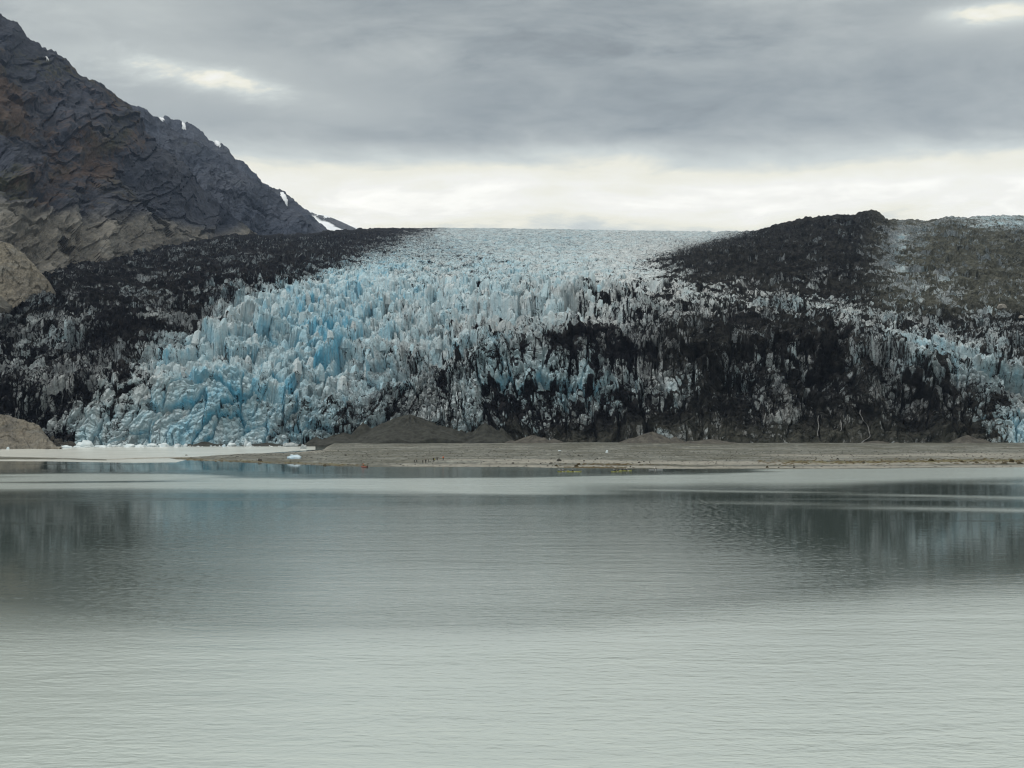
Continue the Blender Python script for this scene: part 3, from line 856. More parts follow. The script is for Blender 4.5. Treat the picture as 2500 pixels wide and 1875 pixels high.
def build_outcrop(label, ctrl, skyl, px0, px1, ncol, counts, amp, seed, kind_veg):
    px = np.linspace(px0, px1, ncol)
    PX, Y, D, P = sheet(ctrl, px, counts, skyl, smooth_r=5, smooth_c=2, jag=4.0)
    n0 = normals(P)
    n0 = np.where(n0[..., 1:2] > 0, -n0, n0)
    X, S = (PX - CX) / F * D.mean(), (HZ - Y) / F * D.mean()
    sc = amp * 4.0
    a = X + 0.8 * S
    d = amp * (0.9 * (ridged(a / (sc * 2.2), (S - X) / (sc * 4.0), 5, seed) - 0.45) + 0.7 * fbm(X / sc, S / sc, 5, seed + 1) + 0.45 * (ridged(X / (sc * 0.45), S / (sc * 0.5), 5, seed + 2, 0.6) - 0.4))
    f1, f2, cid, ox, oy = voronoi((X + 0.5 * S) / (sc * 0.45) + 0.6 * fbm(X / sc, S / sc, 3, seed + 8), (S - 0.4 * X) / (sc * 1.1) + 0.6 * fbm(X / sc, S / sc, 3, seed + 9), seed + 6)
    d += amp * (0.18 * (cid - 0.5) + 0.4 * ox * ((cid * 7) % 1 - 0.5) + 0.2 * oy)
    f1, f2, cid, ox, oy = voronoi((X + 0.3 * S) / (sc * 0.16), (S - 0.4 * X) / (sc * 0.22), seed + 7)
    d += amp * 0.12 * ((cid - 0.5) + ox * ((cid * 7) % 1 - 0.5) * 2)
    top = np.clip((P.shape[0] - 1 - np.arange(P.shape[0])) / 12.0, 0, 1)[:, None]
    P2 = P + n0 * (d * (0.3 + 0.7 * top))[..., None]
    bare = np.clip(0.92 + 0.35 * fbm(X / sc, S / sc, 4, seed + 3), 0.6, 1)
    veg = np.clip(kind_veg + 0.5 * fbm(X / sc, S / sc, 3, seed + 4), 0, 1)
    rust = np.clip(0.6 + 0.8 * fbm(X / sc, S / sc, 3, seed + 5), 0, 1)
    P3, bare, veg, rust = add_back(P2, 45, 25, (bare, veg, rust))
    o = grid_obj('rock_outcrop', P3, M_OUT, dict(bare=bare, veg=veg, rust=rust), smooth=False)
    tag(o, label, 'rock outcrop', 'bare bedrock outcrops beside the glacier')
    return o


build_outcrop('large pale tan bedrock knob between dark moraine and mountainside',
              {-400: [(900, 1015), (760, 1040), (640, 1080), (540, 1130)], 60: [(860, 1020), (780, 1040), (690, 1065), (622, 1095)], 145: [(850, 1030), (830, 1040), (815, 1055), (800, 1070)]},
              [(-400, 520), (-100, 572), (0, 590), (30, 600), (60, 622), (90, 655), (110, 676), (122, 690), (130, 715), (134, 750), (145, 800)],
              -380, 145, 260, [40, 60, 60], 4.5, 501, 0.0)
build_outcrop('low tan and rust stained rock outcrop at the waterline by stranded ice',
              {-400: [(1102, 735), (1085, 748), (1040, 775), (990, 800)], 100: [(1101, 742), (1085, 752), (1060, 772), (1045, 785)], 152: [(1101, 745), (1099, 750), (1098, 760), (1097, 770)]},
              [(-400, 985), (0, 1013), (20, 1015), (45, 1022), (70, 1030), (95, 1040), (104, 1050), (112, 1064), (125, 1080), (140, 1091), (152, 1097)],
              -380, 152, 260, [30, 50, 40], 2.2, 521, 0.22)

# ------------------------------------------------------------------ beach, pale channel, gravel bar
NEAR = [(405, 1117), (425, 1121), (470, 1124), (540, 1127), (640, 1131), (720, 1134), (830, 1138), (960, 1139.5), (1100, 1140), (1250, 1140), (1380, 1142), (1500, 1143), (1640, 1144),
        (1800, 1145), (2000, 1145), (2150, 1144), (2300, 1142), (2500, 1141), (2900, 1139)]
FARE = [(405, 1118), (425, 1118.5), (530, 1111), (600, 1107), (700, 1105), (790, 1099), (850, 1060)]


def mat_beach():
    m, t = new_mat('beach_gravel_and_silt')
    pos = t.n('ShaderNodeNewGeometry').outputs['Position']
    A = lambda nme: t.n('ShaderNodeAttribute', attribute_name=nme).outputs['Fac']
    n1 = t.noise(pos, 0.22, 6, 0.7)
    n2 = t.noise(t.scale(pos, (0.5, 0.12, 1)), 1.0, 5, 0.75)
    n3 = t.noise(t.scale(pos, (0.018, 0.10, 1)), 1.0, 4, 0.6, 0.6)
    grav = t.ramp(n2, [(0.3, (0.040, 0.044, 0.039)), (0.5, (0.094, 0.100, 0.088)), (0.72, (0.18, 0.187, 0.166))])
    mott = t.noise(t.scale(pos, (0.05, 0.07, 1)), 1.0, 5, 0.65, 0.6)
    grav = t.mix(t.smooth(mott, 0.42, 0.62), grav, t.mix(1.0, grav, (0.64, 0.62, 0.53), 'MULTIPLY'))
    grav = t.mix(t.smooth(mott, 0.5, 0.36), grav, t.mix(1.0, grav, (1.35, 1.35, 1.35), 'MULTIPLY'))
    silt = t.ramp(n2, [(0.3, (0.125, 0.125, 0.108)), (0.7, (0.245, 0.24, 0.208))])
    alg = t.ramp(n1, [(0.3, (0.040, 0.034, 0.010)), (0.5, (0.085, 0.078, 0.018)), (0.72, (0.085, 0.052, 0.018))])
    f = t.smooth(t.m('ADD', A('pale'), t.m('MULTIPLY', t.m('SUBTRACT', n3, 0.5), 1.3)), 0.42, 0.62)
    col = t.mix(f, grav, silt)
    g = t.smooth(t.m('ADD', A('algae'), t.m('ADD', t.m('MULTIPLY', t.m('SUBTRACT', n1, 0.5), 0.9), t.m('MULTIPLY', t.m('SUBTRACT', n2, 0.5), 0.7))), 0.38, 0.62)
    col = t.mix(t.m('MULTIPLY', g, 0.9), col, alg)
    bump = t.n('ShaderNodeBump', {'Height': n2, 'Strength': 0.8, 'Distance': 0.5})
    b = t.n('ShaderNodeBsdfPrincipled', {'Base Color': col, 'Roughness': 0.8, 'Normal': bump.outputs[0], 'Specular IOR Level': 0.25})
    t.n('ShaderNodeOutputMaterial', {'Surface': b.outputs[0]})
    return m


M_BEACH = mat_beach()
BEACH = {}


def beach_height(X, D):
    px = CX + X / D * F
    dn = F * CAMH / (np.interp(px, [q[0] for q in NEAR], [q[1] for q in NEAR]) - HZ)
    df = F * CAMH / (np.interp(px, [q[0] for q in FARE], [q[1] for q in FARE]) - HZ)
    r = D - dn + 5 * fbm(X / 22, D / 30, 3, 601)
    z = np.minimum(1.25 * sstep(r, -14, 75) - 0.03 * np.exp(-np.maximum(r, 0) / 4), (df - D + 3 * fbm(X / 18, D / 18, 3, 602)) * 0.02)
    return z + (0.10 * fbm(X / 14, D / 11, 4, 603) + 0.05 * fbm(X / 4, D / 5, 3, 604)) * sstep(r, 0, 20) - 0.045, r


def build_beach():
    px = np.linspace(400, 3200, 560)
    t = np.linspace(0, 1, 120)[:, None] ** 1.2
    dn = F * CAMH / (np.interp(px, [q[0] for q in NEAR], [q[1] for q in NEAR]) - HZ)
    D = (dn - 12)[None] * (1 - t) + 880 * t
    PX = np.broadcast_to(px, D.shape)
    X = (PX - CX) / F * D
    Z, r = beach_height(X, D)
    Z = Z + sstep(r, 150, 260) * 0.5
    y = HZ + F * (CAMH - Z) / D
    n = fbm(X / 45, D / 14, 5, 611, 0.65) + 0.7 * fbm(X / 130, D / 60, 2, 612)
    pale = 0.24 + 0.55 * np.exp(-((r - 8 - 8 * n) / 7.0) ** 2) * sstep(PX, 900, 1000) + 0.75 * np.exp(-((r - 34 - 24 * n) / 9.0) ** 2) * sstep(PX, 900, 1300) \
        + 0.34 * sstep(PX, 1700, 1950) * np.exp(-((r - 95) / 40.0) ** 2) + 0.55 * (1 - sstep(PX, 720, 860)) * sstep(y, 1112, 1100)
    alg = 0.62 * sstep(PX, 1740, 1980) * np.exp(-((r - 42 - 10 * n) / 16.0) ** 2) + 0.50 * (1 - sstep(PX, 840, 930)) * np.exp(-((r - 10) / 12.0) ** 2) * sstep(PX, 400, 440) \
        + 0.48 * np.exp(-((r - 4) / 4.0) ** 2) * np.exp(-((PX - 1440) / 70) ** 2) + 0.45 * np.exp(-((r - 22) / 5.0) ** 2) * np.exp(-((PX - 1490) / 70) ** 2) \
        + 0.22 * np.exp(-((r - 3) / 4.0) ** 2) * sstep(PX, 1500, 1700)
    P = np.stack([X, D, Z], -1)
    o = grid_obj('beach', P, M_BEACH, dict(pale=pale, algae=alg), smooth=True)
    tag(o, 'grey gravel beach with pale silt streaks in front of the ice', kind='structure')


build_beach()


def strip(name, lower, upper, z, ncol, nrow, mat, attrs, prof=None):
    px = np.linspace(lower[0][0], lower[-1][0], ncol)
    lo = np.interp(px, [q[0] for q in lower], [q[1] for q in lower])
    up = np.interp(px, [q[0] for q in upper], [q[1] for q in upper])
    t = np.linspace(0, 1, nrow)[:, None]
    dl, du = F * CAMH / (lo - HZ), F * CAMH / (up - HZ)
    D = dl[None] * (1 - t) + du[None] * t
    X = (np.broadcast_to(px, D.shape) - CX) / F * D
    X = X + 0
    Z = np.full(D.shape, z) if prof is None else prof(np.broadcast_to(t, D.shape), X, D)
    return grid_obj(name, np.stack([X, D, Z], -1), mat, {k: np.full(D.shape, v) for k, v in attrs.items()})


M_SILT_SHEEN = mat_simple('milky_silt_and_sheen', (0.47, 0.495, 0.465), (0.57, 0.59, 0.555), 0.06, 0.22, 0.5, 0.25, 0.15)  # ruffled silty water, bright sky reflection put into its pale colour
ch = strip('water', [(-400, 1127), (0, 1126), (120, 1126.5), (200, 1128), (330, 1130), (430, 1129), (450, 1124), (480, 1118), (770, 1098)],
           [(-400, 1091), (780, 1090)], 0.012, 300, 12, M_SILT_SHEEN, {})
tag(ch, 'pale milky silt channel with painted sky sheen between the ice front and the gravel bar', kind='structure')
gb = strip('gravel_bar', [(-400, 1124), (0, 1122.5), (90, 1122), (150, 1122), (230, 1124), (260, 1124)],
           [(-400, 1112), (0, 1114), (60, 1116), (150, 1118), (240, 1122), (260, 1123)], 0.0, 300, 24, M_BEACH, dict(pale=0.1, algae=0.34),
           lambda t, X, D: 0.42 * np.sin(t * math.pi) ** 0.8 - 0.10 + 0.10 * fbm(X / 5, D / 6, 3, 631))
tag(gb, 'low dark gravel bar in the pale channel', kind='structure')
sb = strip('sand_bar', [(240, 1124), (330, 1121), (430, 1119), (470, 1118.5)], [(240, 1122.6), (330, 1117.5), (430, 1115.5), (470, 1115)], 0.0, 120, 10, M_BEACH, dict(pale=0.75, algae=0.0),
           lambda t, X, D: 0.10 * np.sin(t * math.pi) - 0.03 + 0.05 * fbm(X / 5, D / 6, 3, 633))
tag(sb, 'thin wet sand bar off the beach tip', kind='structure')

# ------------------------------------------------------------------ gravel mounds at the foot of the ice
M_MOUND = mat_simple('dark_moraine_gravel', (0.014, 0.0155, 0.0138), (0.046, 0.049, 0.043), 0.35, 0.9, 0.15, 0.8, 0.6)
M_MOUND2 = mat_simple('grey_moraine_gravel', (0.035, 0.034, 0.031), (0.10, 0.096, 0.083), 0.35, 0.9, 0.15, 0.8, 0.6)


def mound(px, ytop, ybase, hl, hr, D, mat, label, seed):
    h = (ybase - ytop) * D / F
    cxw = (px - CX) / F * D
    nr, na = 40, 120
    ang = np.linspace(0, 2 * math.pi, na, endpoint=False)
    r = np.linspace(0.0, 1.0, nr)[:, None]
    rx = np.where(np.cos(ang) < 0, hl, hr) * D / F * 1.12
    ry = (hl + hr) * 0.5 * D / F * 0.95
    wob = 1 + 0.32 * perlin(np.cos(ang) * 1.7 + seed, np.sin(ang) * 1.7, seed)
    X = cxw + r * np.cos(ang) * rx * wob
    Y = D + r * np.sin(ang) * ry * wob
    rnd = random.Random(seed)
    Rm = (hl + hr) * 0.5 * D / F
    hgt = np.zeros(X.shape)
    lobes = [(0.0, 0.0, 1.0, 1.0)] + [(rnd.uniform(-0.8, 0.8), rnd.uniform(-0.35, 0.35), rnd.uniform(0.4, 0.8), rnd.uniform(0.3, 0.6)) for _ in range(7)]
    nx, ny = 0.10 * Rm * fbm(X / (Rm * 0.5) + seed, Y / (Rm * 0.5), 3, seed + 3), 0.10 * Rm * fbm(X / (Rm * 0.5), Y / (Rm * 0.5) + seed, 3, seed + 4)
    for lx, ly, lh, lr in lobes:
        q = np.sqrt(((X + nx - cxw - lx * Rm) / (Rm * lr)) ** 2 + ((Y + ny - D - ly * Rm) / (Rm * lr)) ** 2)
        hgt = np.maximum(hgt, lh * np.clip(1 - q, 0, 1) ** 1.12)
    gul = ridged(ang[None] * 2.4 + 0.5 * fbm(X / 4, Y / 4, 2, seed), np.broadcast_to(r * 0.8, X.shape) + seed, 3, seed) - 0.5
    Z = h * hgt * (1 + 0.30 * gul * np.minimum(r * 5, 1)) + 0.4 * fbm(X / 4, Y / 4, 4, seed + 1) * (1 - r) * min(1, h / 5) - 0.25 * r + 1.0 * (1 if px > 780 else 0.1)
    Z[-1] = -2.0
    V = np.stack([X, Y, Z], -1).reshape(-1, 3)
    faces = []
    for i in range(nr - 1):
        for j in range(na):
            k = (j + 1) % na
            faces.append((i * na + j, (i + 1) * na + j, (i + 1) * na + k, i * na + k))
    o = mesh_obj('gravel_mound', V, faces, mat, smooth=True)
    o.data.validate()
    tag(o, label, 'gravel mound', 'gravel mounds at the foot of the ice')


mound(1000, 1018, 1089, 225, 165, 822, M_MOUND, 'tallest dark gravel fan spilling from a hollow under the ice', 711)
mound(838, 1062, 1090, 95, 85, 806, M_MOUND, 'dark gravel mound next to the beached end of the pale channel', 712)
mound(925, 1046, 1090, 90, 80, 814, M_MOUND, 'dark gravel shoulder on the flank of the tallest fan', 713)
mound(1187, 1040, 1090, 85, 80, 812, M_MOUND, 'steep dark gravel cone under dirty hanging ice', 714)
mound(1300, 1070, 1092, 75, 70, 802, M_MOUND2, 'low grey gravel mound strewn with pale cobbles', 715)
mound(1590, 1062, 1092, 90, 80, 802, M_MOUND2, 'rounded grey gravel mound before the black cliff', 716)
mound(1735, 1080, 1093, 110, 90, 796, M_MOUND2, 'long low grey gravel hummock with brown crest', 717)
mound(2140, 1084, 1093, 70, 65, 797, M_MOUND2, 'low cobbly gravel hump under a thin meltwater stream', 718)
mound(2362, 1070, 1092, 55, 65, 801, M_MOUND2, 'small pointed gravel cone beside the clean ice wall', 719)
mound(500, 1081, 1091, 48, 45, 806, M_MOUND, 'small dark gravel heap at the foot of the blue ice', 720)
mound(650, 1084, 1091, 60, 55, 806, M_MOUND, 'flat dark gravel heap between white ice blocks', 721)

# ------------------------------------------------------------------ lumps: ice blocks and boulders
def lump_mesh(name, rx, ry, rz, seed, mat, sub=3, rough=0.35, facets=10, flat=False):
    rnd = random.Random(seed)
    bm = bmesh.new()
    bmesh.ops.create_icosphere(bm, subdivisions=sub, radius=1.0)
    co = np.array([v.co[:] for v in bm.verts])
    # cut facets
    for _ in range(facets):
        n = np.array([rnd.gauss(0, 1), rnd.gauss(0, 1), rnd.gauss(0.2, 0.8)])
        n /= np.linalg.norm(n)
        lim = rnd.uniform(0.55, 0.9)
        dd = co @ n
        co -= np.clip(dd - lim, 0, None)[:, None] * n * 0.85
    r = 1 + rough * fbm(co[:, 0] * 1.6 + seed, co[:, 1] * 1.6 + co[:, 2] * 1.9, 4, seed) + rough * 0.3 * fbm(co[:, 0] * 5 + seed, co[:, 1] * 5 + co[:, 2] * 4.3, 2, seed + 5)
    co *= r[:, None]
    co *= np.array([rx, ry, rz])
    co[:, 2] = np.maximum(co[:, 2], -0.3 * rz)
    for v, c in zip(bm.verts, co):
        v.co = c
    me = bpy.data.meshes.new(name)
    bm.to_mesh(me)
    bm.free()
    me.materials.append(mat)
    me.polygons.foreach_set('use_smooth', [not flat] * len(me.polygons))
    return me


def put(name, me, loc, rz=0.0, parent=None):
    o = bpy.data.objects.new(name, me)
    COL.objects.link(o)
    o.location = loc
    o.rotation_euler = (0, 0, rz)
    if parent:
        o.parent = parent
    return o


M_BERG = mat_simple('white_berg_ice', (0.38, 0.47, 0.51), (0.56, 0.62, 0.64), 0.5, 0.45, 0.4, 0.5, 0.25)
M_BERGB = mat_simple('blue_berg_ice', (0.22, 0.36, 0.46), (0.50, 0.60, 0.66), 0.4, 0.35, 0.45, 0.5, 0.25)
M_BERGG = mat_simple('grey_berg_ice', (0.16, 0.19, 0.20), (0.36, 0.40, 0.41), 0.5, 0.5, 0.35, 0.5, 0.25)


def ice_block(px, ybase, wpx, hpx, label, seed, mat=None, z=0.0, group='white ice blocks stranded along the ice front'):
    p = at(px, ybase, z)
    k = p.y / F
    me = lump_mesh('ice_block', wpx * k * 0.58, wpx * k * 0.42, hpx * k * 1.08, seed, mat or M_BERG, 3, 0.42, 8)
    o = put('ice_block', me, (p.x, p.y + wpx * k * 0.3, z + 0.1), 0)
    tag(o, label, 'ice block', group)
    return o


ice_block(206, 1091.5, 40, 14, 'tallest humped white ice block floating near the tan outcrop', 801)
ice_block(160, 1094, 32, 6, 'low white ice slab touching the tan outcrop', 802)
ice_block(187, 1092.5, 20, 4, 'thin white ice floe in front of the tallest humped block', 803)
ice_block(211, 1092.5, 17, 4, 'small white floe below the right foot of the tallest humped block', 804)
ice_block(244, 1092, 27, 4, 'long flat white floe beyond the tallest humped block', 805)
ice_block(266, 1092, 11, 7, 'small round white ice lump between two flat floes', 806)
ice_block(279, 1090, 12, 4, 'little low white floe close under a dark striped ice wall', 807)
ice_block(291, 1091, 11, 6, 'white lump of ice just right of a dark striped wall', 808)
ice_block(317, 1092, 27, 8, 'double topped white ice block with a peaked left end', 809)
ice_block(338, 1092, 25, 6, 'broad white floe joined to a double topped block', 810)
ice_block(370, 1091.5, 28, 8, 'white ice block in front of the dark blue ice cave', 811)
ice_block(398, 1091.5, 32, 9, 'pointed white ice block just right of the dark blue cave', 812)
ice_block(430, 1092, 12, 5, 'last small white floe before the dark gravel heap', 813)
ice_block(452, 1089, 9, 5, 'tiny white ice lump touching the dark gravel heap', 814)
ice_block(563, 1090, 22, 8, 'knobbly white ice block at the foot of a blue cleft', 815)
ice_block(547, 1091, 8, 6, 'narrow bluish ice lump beside a knobbly white block', 816, M_BERGB)
ice_block(607, 1090, 14, 9, 'cube like white ice block before a dark hollow', 817)
ice_block(599, 1089, 9, 15, 'thin upright ice fin behind a cube like white block', 818)
ice_block(707, 1091, 40, 9, 'long sloping grey white ice slab near the beach head', 819, M_BERGG)
ice_block(740, 1096, 13, 12, 'glassy blue grey ice block at the head of the pale channel', 820, M_BERGG)
ice_block(10, 1096, 6, 5, 'small white ice chunk against the outcrop, farther from the ice', 821)
ice_block(19, 1097, 7, 5, 'rounder white ice chunk against the outcrop, twin of its neighbour', 822)
ice_block(73, 1092, 7, 4, 'small tilted ice chunk on the outcrop shore', 823)
ice_block(84, 1093.5, 12, 5, 'white ice chunk at the low middle of the outcrop shore', 824)
GB = 'ice blocks lying on the gravel beach'
ice_block(719, 1122, 37, 10, 'long pale blue ice block lying alone on the beach edge', 825, M_BERGB, 0.5, GB)
ice_block(712, 1114, 9, 4, 'small white ice lump just behind the long blue beached block', 826, M_BERG, 0.6, GB)
ice_block(1366, 1102, 8, 3, 'flat white ice fragment on bare gravel', 827, M_BERG, 1.1, GB)
ice_block(1482, 1106, 7, 7, 'upright white ice fragment on bare gravel', 828, M_BERG, 1.1, GB)

M_BOULD = mat_simple('dark_boulder', (0.016, 0.016, 0.014), (0.055, 0.052, 0.044), 1.5, 0.9, 0.2, 0.6, 0.2)
M_BOULDW = mat_simple('weedy_boulder', (0.012, 0.011, 0.007), (0.060, 0.045, 0.015), 2.0, 0.9, 0.2, 0.8, 0.2)
M_BOULDP = mat_simple('pale_boulder', (0.15, 0.145, 0.13), (0.32, 0.31, 0.28), 1.5, 0.9, 0.2, 0.6, 0.2)


def bz(x, d):
    return float(beach_height(np.array([x]), np.array([d]))[0][0])


def on_beach(px, py):
    z = 0.3
    for _ in range(4):
        p = at(px, py, z)
        z = max(bz(p.x, p.y), -0.02)
    return Vector((p.x, p.y, z))


def boulder(px, py, wpx, hpx, label, seed, mat=None):
    p = on_beach(px, py)
    k = p.y / F
    me = lump_mesh('boulder', wpx * k * 0.55, wpx * k * 0.5, hpx * k * 0.95, seed, mat or M_BOULD, 2, 0.3, 7, True)
    o = put('boulder', me, (p.x, p.y, p.z), 0)
    tag(o, label, 'boulder', 'boulders on the gravel beach')


boulder(1365, 1125.5, 12, 7, 'large dark boulder standing back from the brown weed strip', 901)
boulder(1344, 1132, 9, 4, 'squat dark boulder below the large dark boulder', 902)
boulder(1413, 1135, 11, 6, 'dark boulder behind the weed at the water edge', 903, M_BOULDW)
boulder(1406, 1139, 11, 6, 'weedy black boulder half in the water by the weed strip', 904, M_BOULDW)
boulder(1357, 1138, 9, 4, 'flat weedy rock in the shallows near the squat boulder', 905, M_BOULDW)
boulder(1337, 1138.5, 5, 3, 'small rock in the shallows left of the flat weedy rock', 906)
boulder(1459, 1121, 4, 3, 'small dark boulder above the reddish weed line', 907)
boulder(1426, 1126, 6, 3, 'low dark boulder at the start of the reddish weed line', 908)
boulder(1413, 1112.5, 6, 3, 'dark stone on open gravel behind the large dark boulder', 909)
boulder(1560, 1129.5, 7, 3, 'dark rock at the end of the reddish weed line', 910)
boulder(1572, 1126.5, 5, 3, 'lone dark rock on the pale silt past the reddish weed line', 911)
boulder(1586, 1127.5, 4, 2, 'smaller companion of the lone dark rock on pale silt', 912)
boulder(1539, 1141, 4, 4, 'dark rock at the waterline behind the paired yellow kayaks', 913)
boulder(1252, 1131, 7, 4, 'dark boulder alone on the beach edge right of the walkers', 914)
boulder(1320, 1132, 4, 3, 'small dark boulder between the lone edge boulder and the squat one', 915)
boulder(634, 1125, 11, 6, 'dark boulder on the weedy beach spit near the blue ice block', 916)
boulder(455, 1112, 7, 3, 'dark rock in the pale channel off the beach tip', 917)
boulder(793, 1136.5, 9, 3, 'flat black rock in the shallows by the orange dinghy', 918, M_BOULDW)
boulder(844, 1112.5, 5, 4, 'dark stone on the gravel above the orange dinghy', 919)
boulder(2272, 1125, 16, 7, 'broad weedy boulder in the yellow green algae band', 920, M_BOULDW)
boulder(2470, 1128, 14, 9, 'tall weedy boulder at the right end of the algae band', 921, M_BOULDW)
boulder(2452, 1131, 18, 5, 'low weedy rock mass in front of the tall weedy boulder', 922, M_BOULDW)
boulder(2489, 1132, 16, 5, 'low weedy rock just past the tall weedy boulder', 923, M_BOULDW)
boulder(2109, 1130, 9, 4, 'dark rock at the lower edge of the algae band', 924)
boulder(2384, 1129, 10, 4, 'weedy rock midway between broad and tall weedy boulders', 925, M_BOULDW)
boulder(2349, 1127.5, 9, 5, 'rounded weedy rock right of the broad weedy boulder', 926, M_BOULDW)
boulder(1873, 1142, 7, 6, 'olive weedy rock standing at the waterline', 927, M_BOULDW)
boulder(2045, 1121.5, 7, 4, 'dark rock at the top of the algae band', 928)
boulder(1901, 1142.5, 4, 3, 'small dark rock at the waterline beside the olive rock', 929)
boulder(1939, 1142.5, 6, 3, 'low rock at the waterline, second past the olive rock', 930)

# ice debris boulder on the right-hand debris slope
def surf(px, py, rad=4.0):
    P = GLDATA['P']
    q = GLDATA.setdefault('xy', (CX + P[..., 0] * F / P[..., 1], HZ - (P[..., 2] - CAMH) * F / P[..., 1]))
    m = (np.abs(q[0] - px) < rad) & (np.abs(q[1] - py) < rad)
    while not m.any():
        rad *= 1.6
        m = (np.abs(q[0] - px) < rad) & (np.abs(q[1] - py) < rad)
    ii, jj = np.where(m)
    k = np.argmin(P[ii, jj, 1])
    return Vector(P[ii[k], jj[k]])


p = surf(2450, 750)
tag(put('boulder', lump_mesh('boulder', 3.4, 3.0, 2.8, 941, M_BOULDP, 2, 0.3, 7, True), p), 'pale block of rock perched on the dark debris slope', 'boulder')
p = surf(2497, 772)
tag(put('boulder', lump_mesh('boulder', 2.0, 2.0, 1.6, 942, M_BOULDP, 2, 0.3, 7, True), p), 'pale rock low on the debris slope at the picture edge', 'boulder')

# rubble between the outcrop and the ice
def build_rubble():
    rr = random.Random(5)
    bm = bmesh.new()
    for i in range(34):
        px, py = 112 + i * 2.2 + rr.uniform(-4, 4), 1088 - rr.uniform(0, 26) * (1 - i / 40)
        d = 792 - (py - 1088) * 0.9
        me = lump_mesh('rubble', rr.uniform(0.8, 2.6), 1.8, rr.uniform(0.8, 2.2), 950 + i, M_BOULD, 2, 0.3, 7, True)
        me.transform(Matrix.Translation(((px - CX) / F * d, d, CAMH + (HZ - py) / F * d - 1.0)) @ Matrix.Rotation(rr.uniform(0, 6), 4, 'Z'))
        bm.from_mesh(me)
        bpy.data.meshes.remove(me)
    me = bpy.data.meshes.new('rubble')
    bm.to_mesh(me)
    bm.free()
    me.materials.append(M_BOULD)
    tag(put('rubble', me, (0, 0, 0)), 'dark rubble heaped between the tan outcrop and the ice', kind='stuff')


build_rubble()

# ------------------------------------------------------------------ pebbles and cobbles, sea weed
def build_scatter(name, n, sampler, size, mat, label, seed):
    rnd = random.Random(seed)
    oct_v = np.array([(1, 0, 0), (-1, 0, 0), (0, 1, 0), (0, -1, 0), (0, 0, 1), (0, 0, -0.5)], float)
    oct_f = np.array([(0, 2, 4), (2, 1, 4), (1, 3, 4), (3, 0, 4), (2, 0, 5), (1, 2, 5), (3, 1, 5), (0, 3, 5)])
    V, Fc = [], []
    for i in range(n):
        p = sampler(rnd)
        if p is None:
            continue
        s = size(rnd)
        a = rnd.uniform(0, 6.28)
        c, sn = math.cos(a), math.sin(a)
        v = oct_v * np.array([s[0] * rnd.uniform(0.8, 1.2), s[1], s[2]])
        v = np.stack([v[:, 0] * c - v[:, 1] * sn, v[:, 0] * sn + v[:, 1] * c, v[:, 2]], -1) + np.array(p)
        Fc.append(oct_f + len(V) * 6)
        V.append(v)
    V, Fc = np.concatenate(V), np.concatenate(Fc)
    o = mesh_obj(name, V, Fc, mat, smooth=False)
    tag(o, label, kind='stuff')
    return o


def s_beach(lo, hi, x0=450, x1=2600):
    def f(rnd):
        px = rnd.uniform(x0, x1)
        d = rnd.uniform(lo, hi)
        x = (px - CX) / F * d
        z = bz(x, d)
        return (x, d, z) if z > 0.02 else None
    return f


build_scatter('cobbles', 3200, s_beach(720, 815, 820, 2600), lambda r: [r.uniform(0.25, 0.8) ** 1.3 * q for q in (1, 0.9, 0.8)], M_BOULDP, 'pale cobbles strewn along the upper beach', 31)
build_scatter('pebbles', 3500, s_beach(520, 800), lambda r: [r.uniform(0.2, 0.65) ** 1.3 * q for q in (1.2, 0.9, 0.5)], M_BOULD, 'dark pebbles scattered over the gravel beach', 32)


def s_brash(rnd):
    px = rnd.triangular(135, 760, 300)
    d = rnd.uniform(788, 812)
    return ((px - CX) / F * d, d, 0.05)


build_scatter('brash_ice', 260, s_brash, lambda r: [r.uniform(0.25, 0.9) ** 1.4 * q for q in (1.2, 1.0, 0.6)], M_BERG, 'small white brash ice along the foot of the ice front', 34)


def s_weed(rnd):
    k = rnd.random()
    if k < 0.55:
        px, r = rnd.uniform(1850, 2600), rnd.gauss(42, 9)
    elif k < 0.72:
        px, r = rnd.gauss(1445, 45), abs(rnd.gauss(2, 3))
    elif k < 0.85:
        px, r = rnd.gauss(1490, 50), rnd.gauss(22, 3)
    else:
        px, r = rnd.uniform(430, 900), abs(rnd.gauss(7, 6))
    dn = F * CAMH / (np.interp(px, [q[0] for q in NEAR], [q[1] for q in NEAR]) - HZ)
    d = dn + r
    x = (px - CX) / F * d
    z = bz(x, d)
    return (x, d, z) if z > -0.05 else None


M_WEED = mat_simple('seaweed', (0.022, 0.014, 0.006), (0.085, 0.062, 0.016), 0.5, 0.8, 0.25, 0.5, 0.1)
build_scatter('seaweed', 900, s_weed, lambda r: [r.uniform(0.3, 0.9) * q for q in (1.5, 1.2, 0.28)], M_WEED, 'brown and olive seaweed patches along the shore', 33)

# ------------------------------------------------------------------ thin meltwater streams on the dark cliff
M_STREAM = mat_simple('falling_meltwater', (0.10, 0.105, 0.105), (0.30, 0.31, 0.31), 0.5, 0.3, 0.5, 0.2, 0.1)


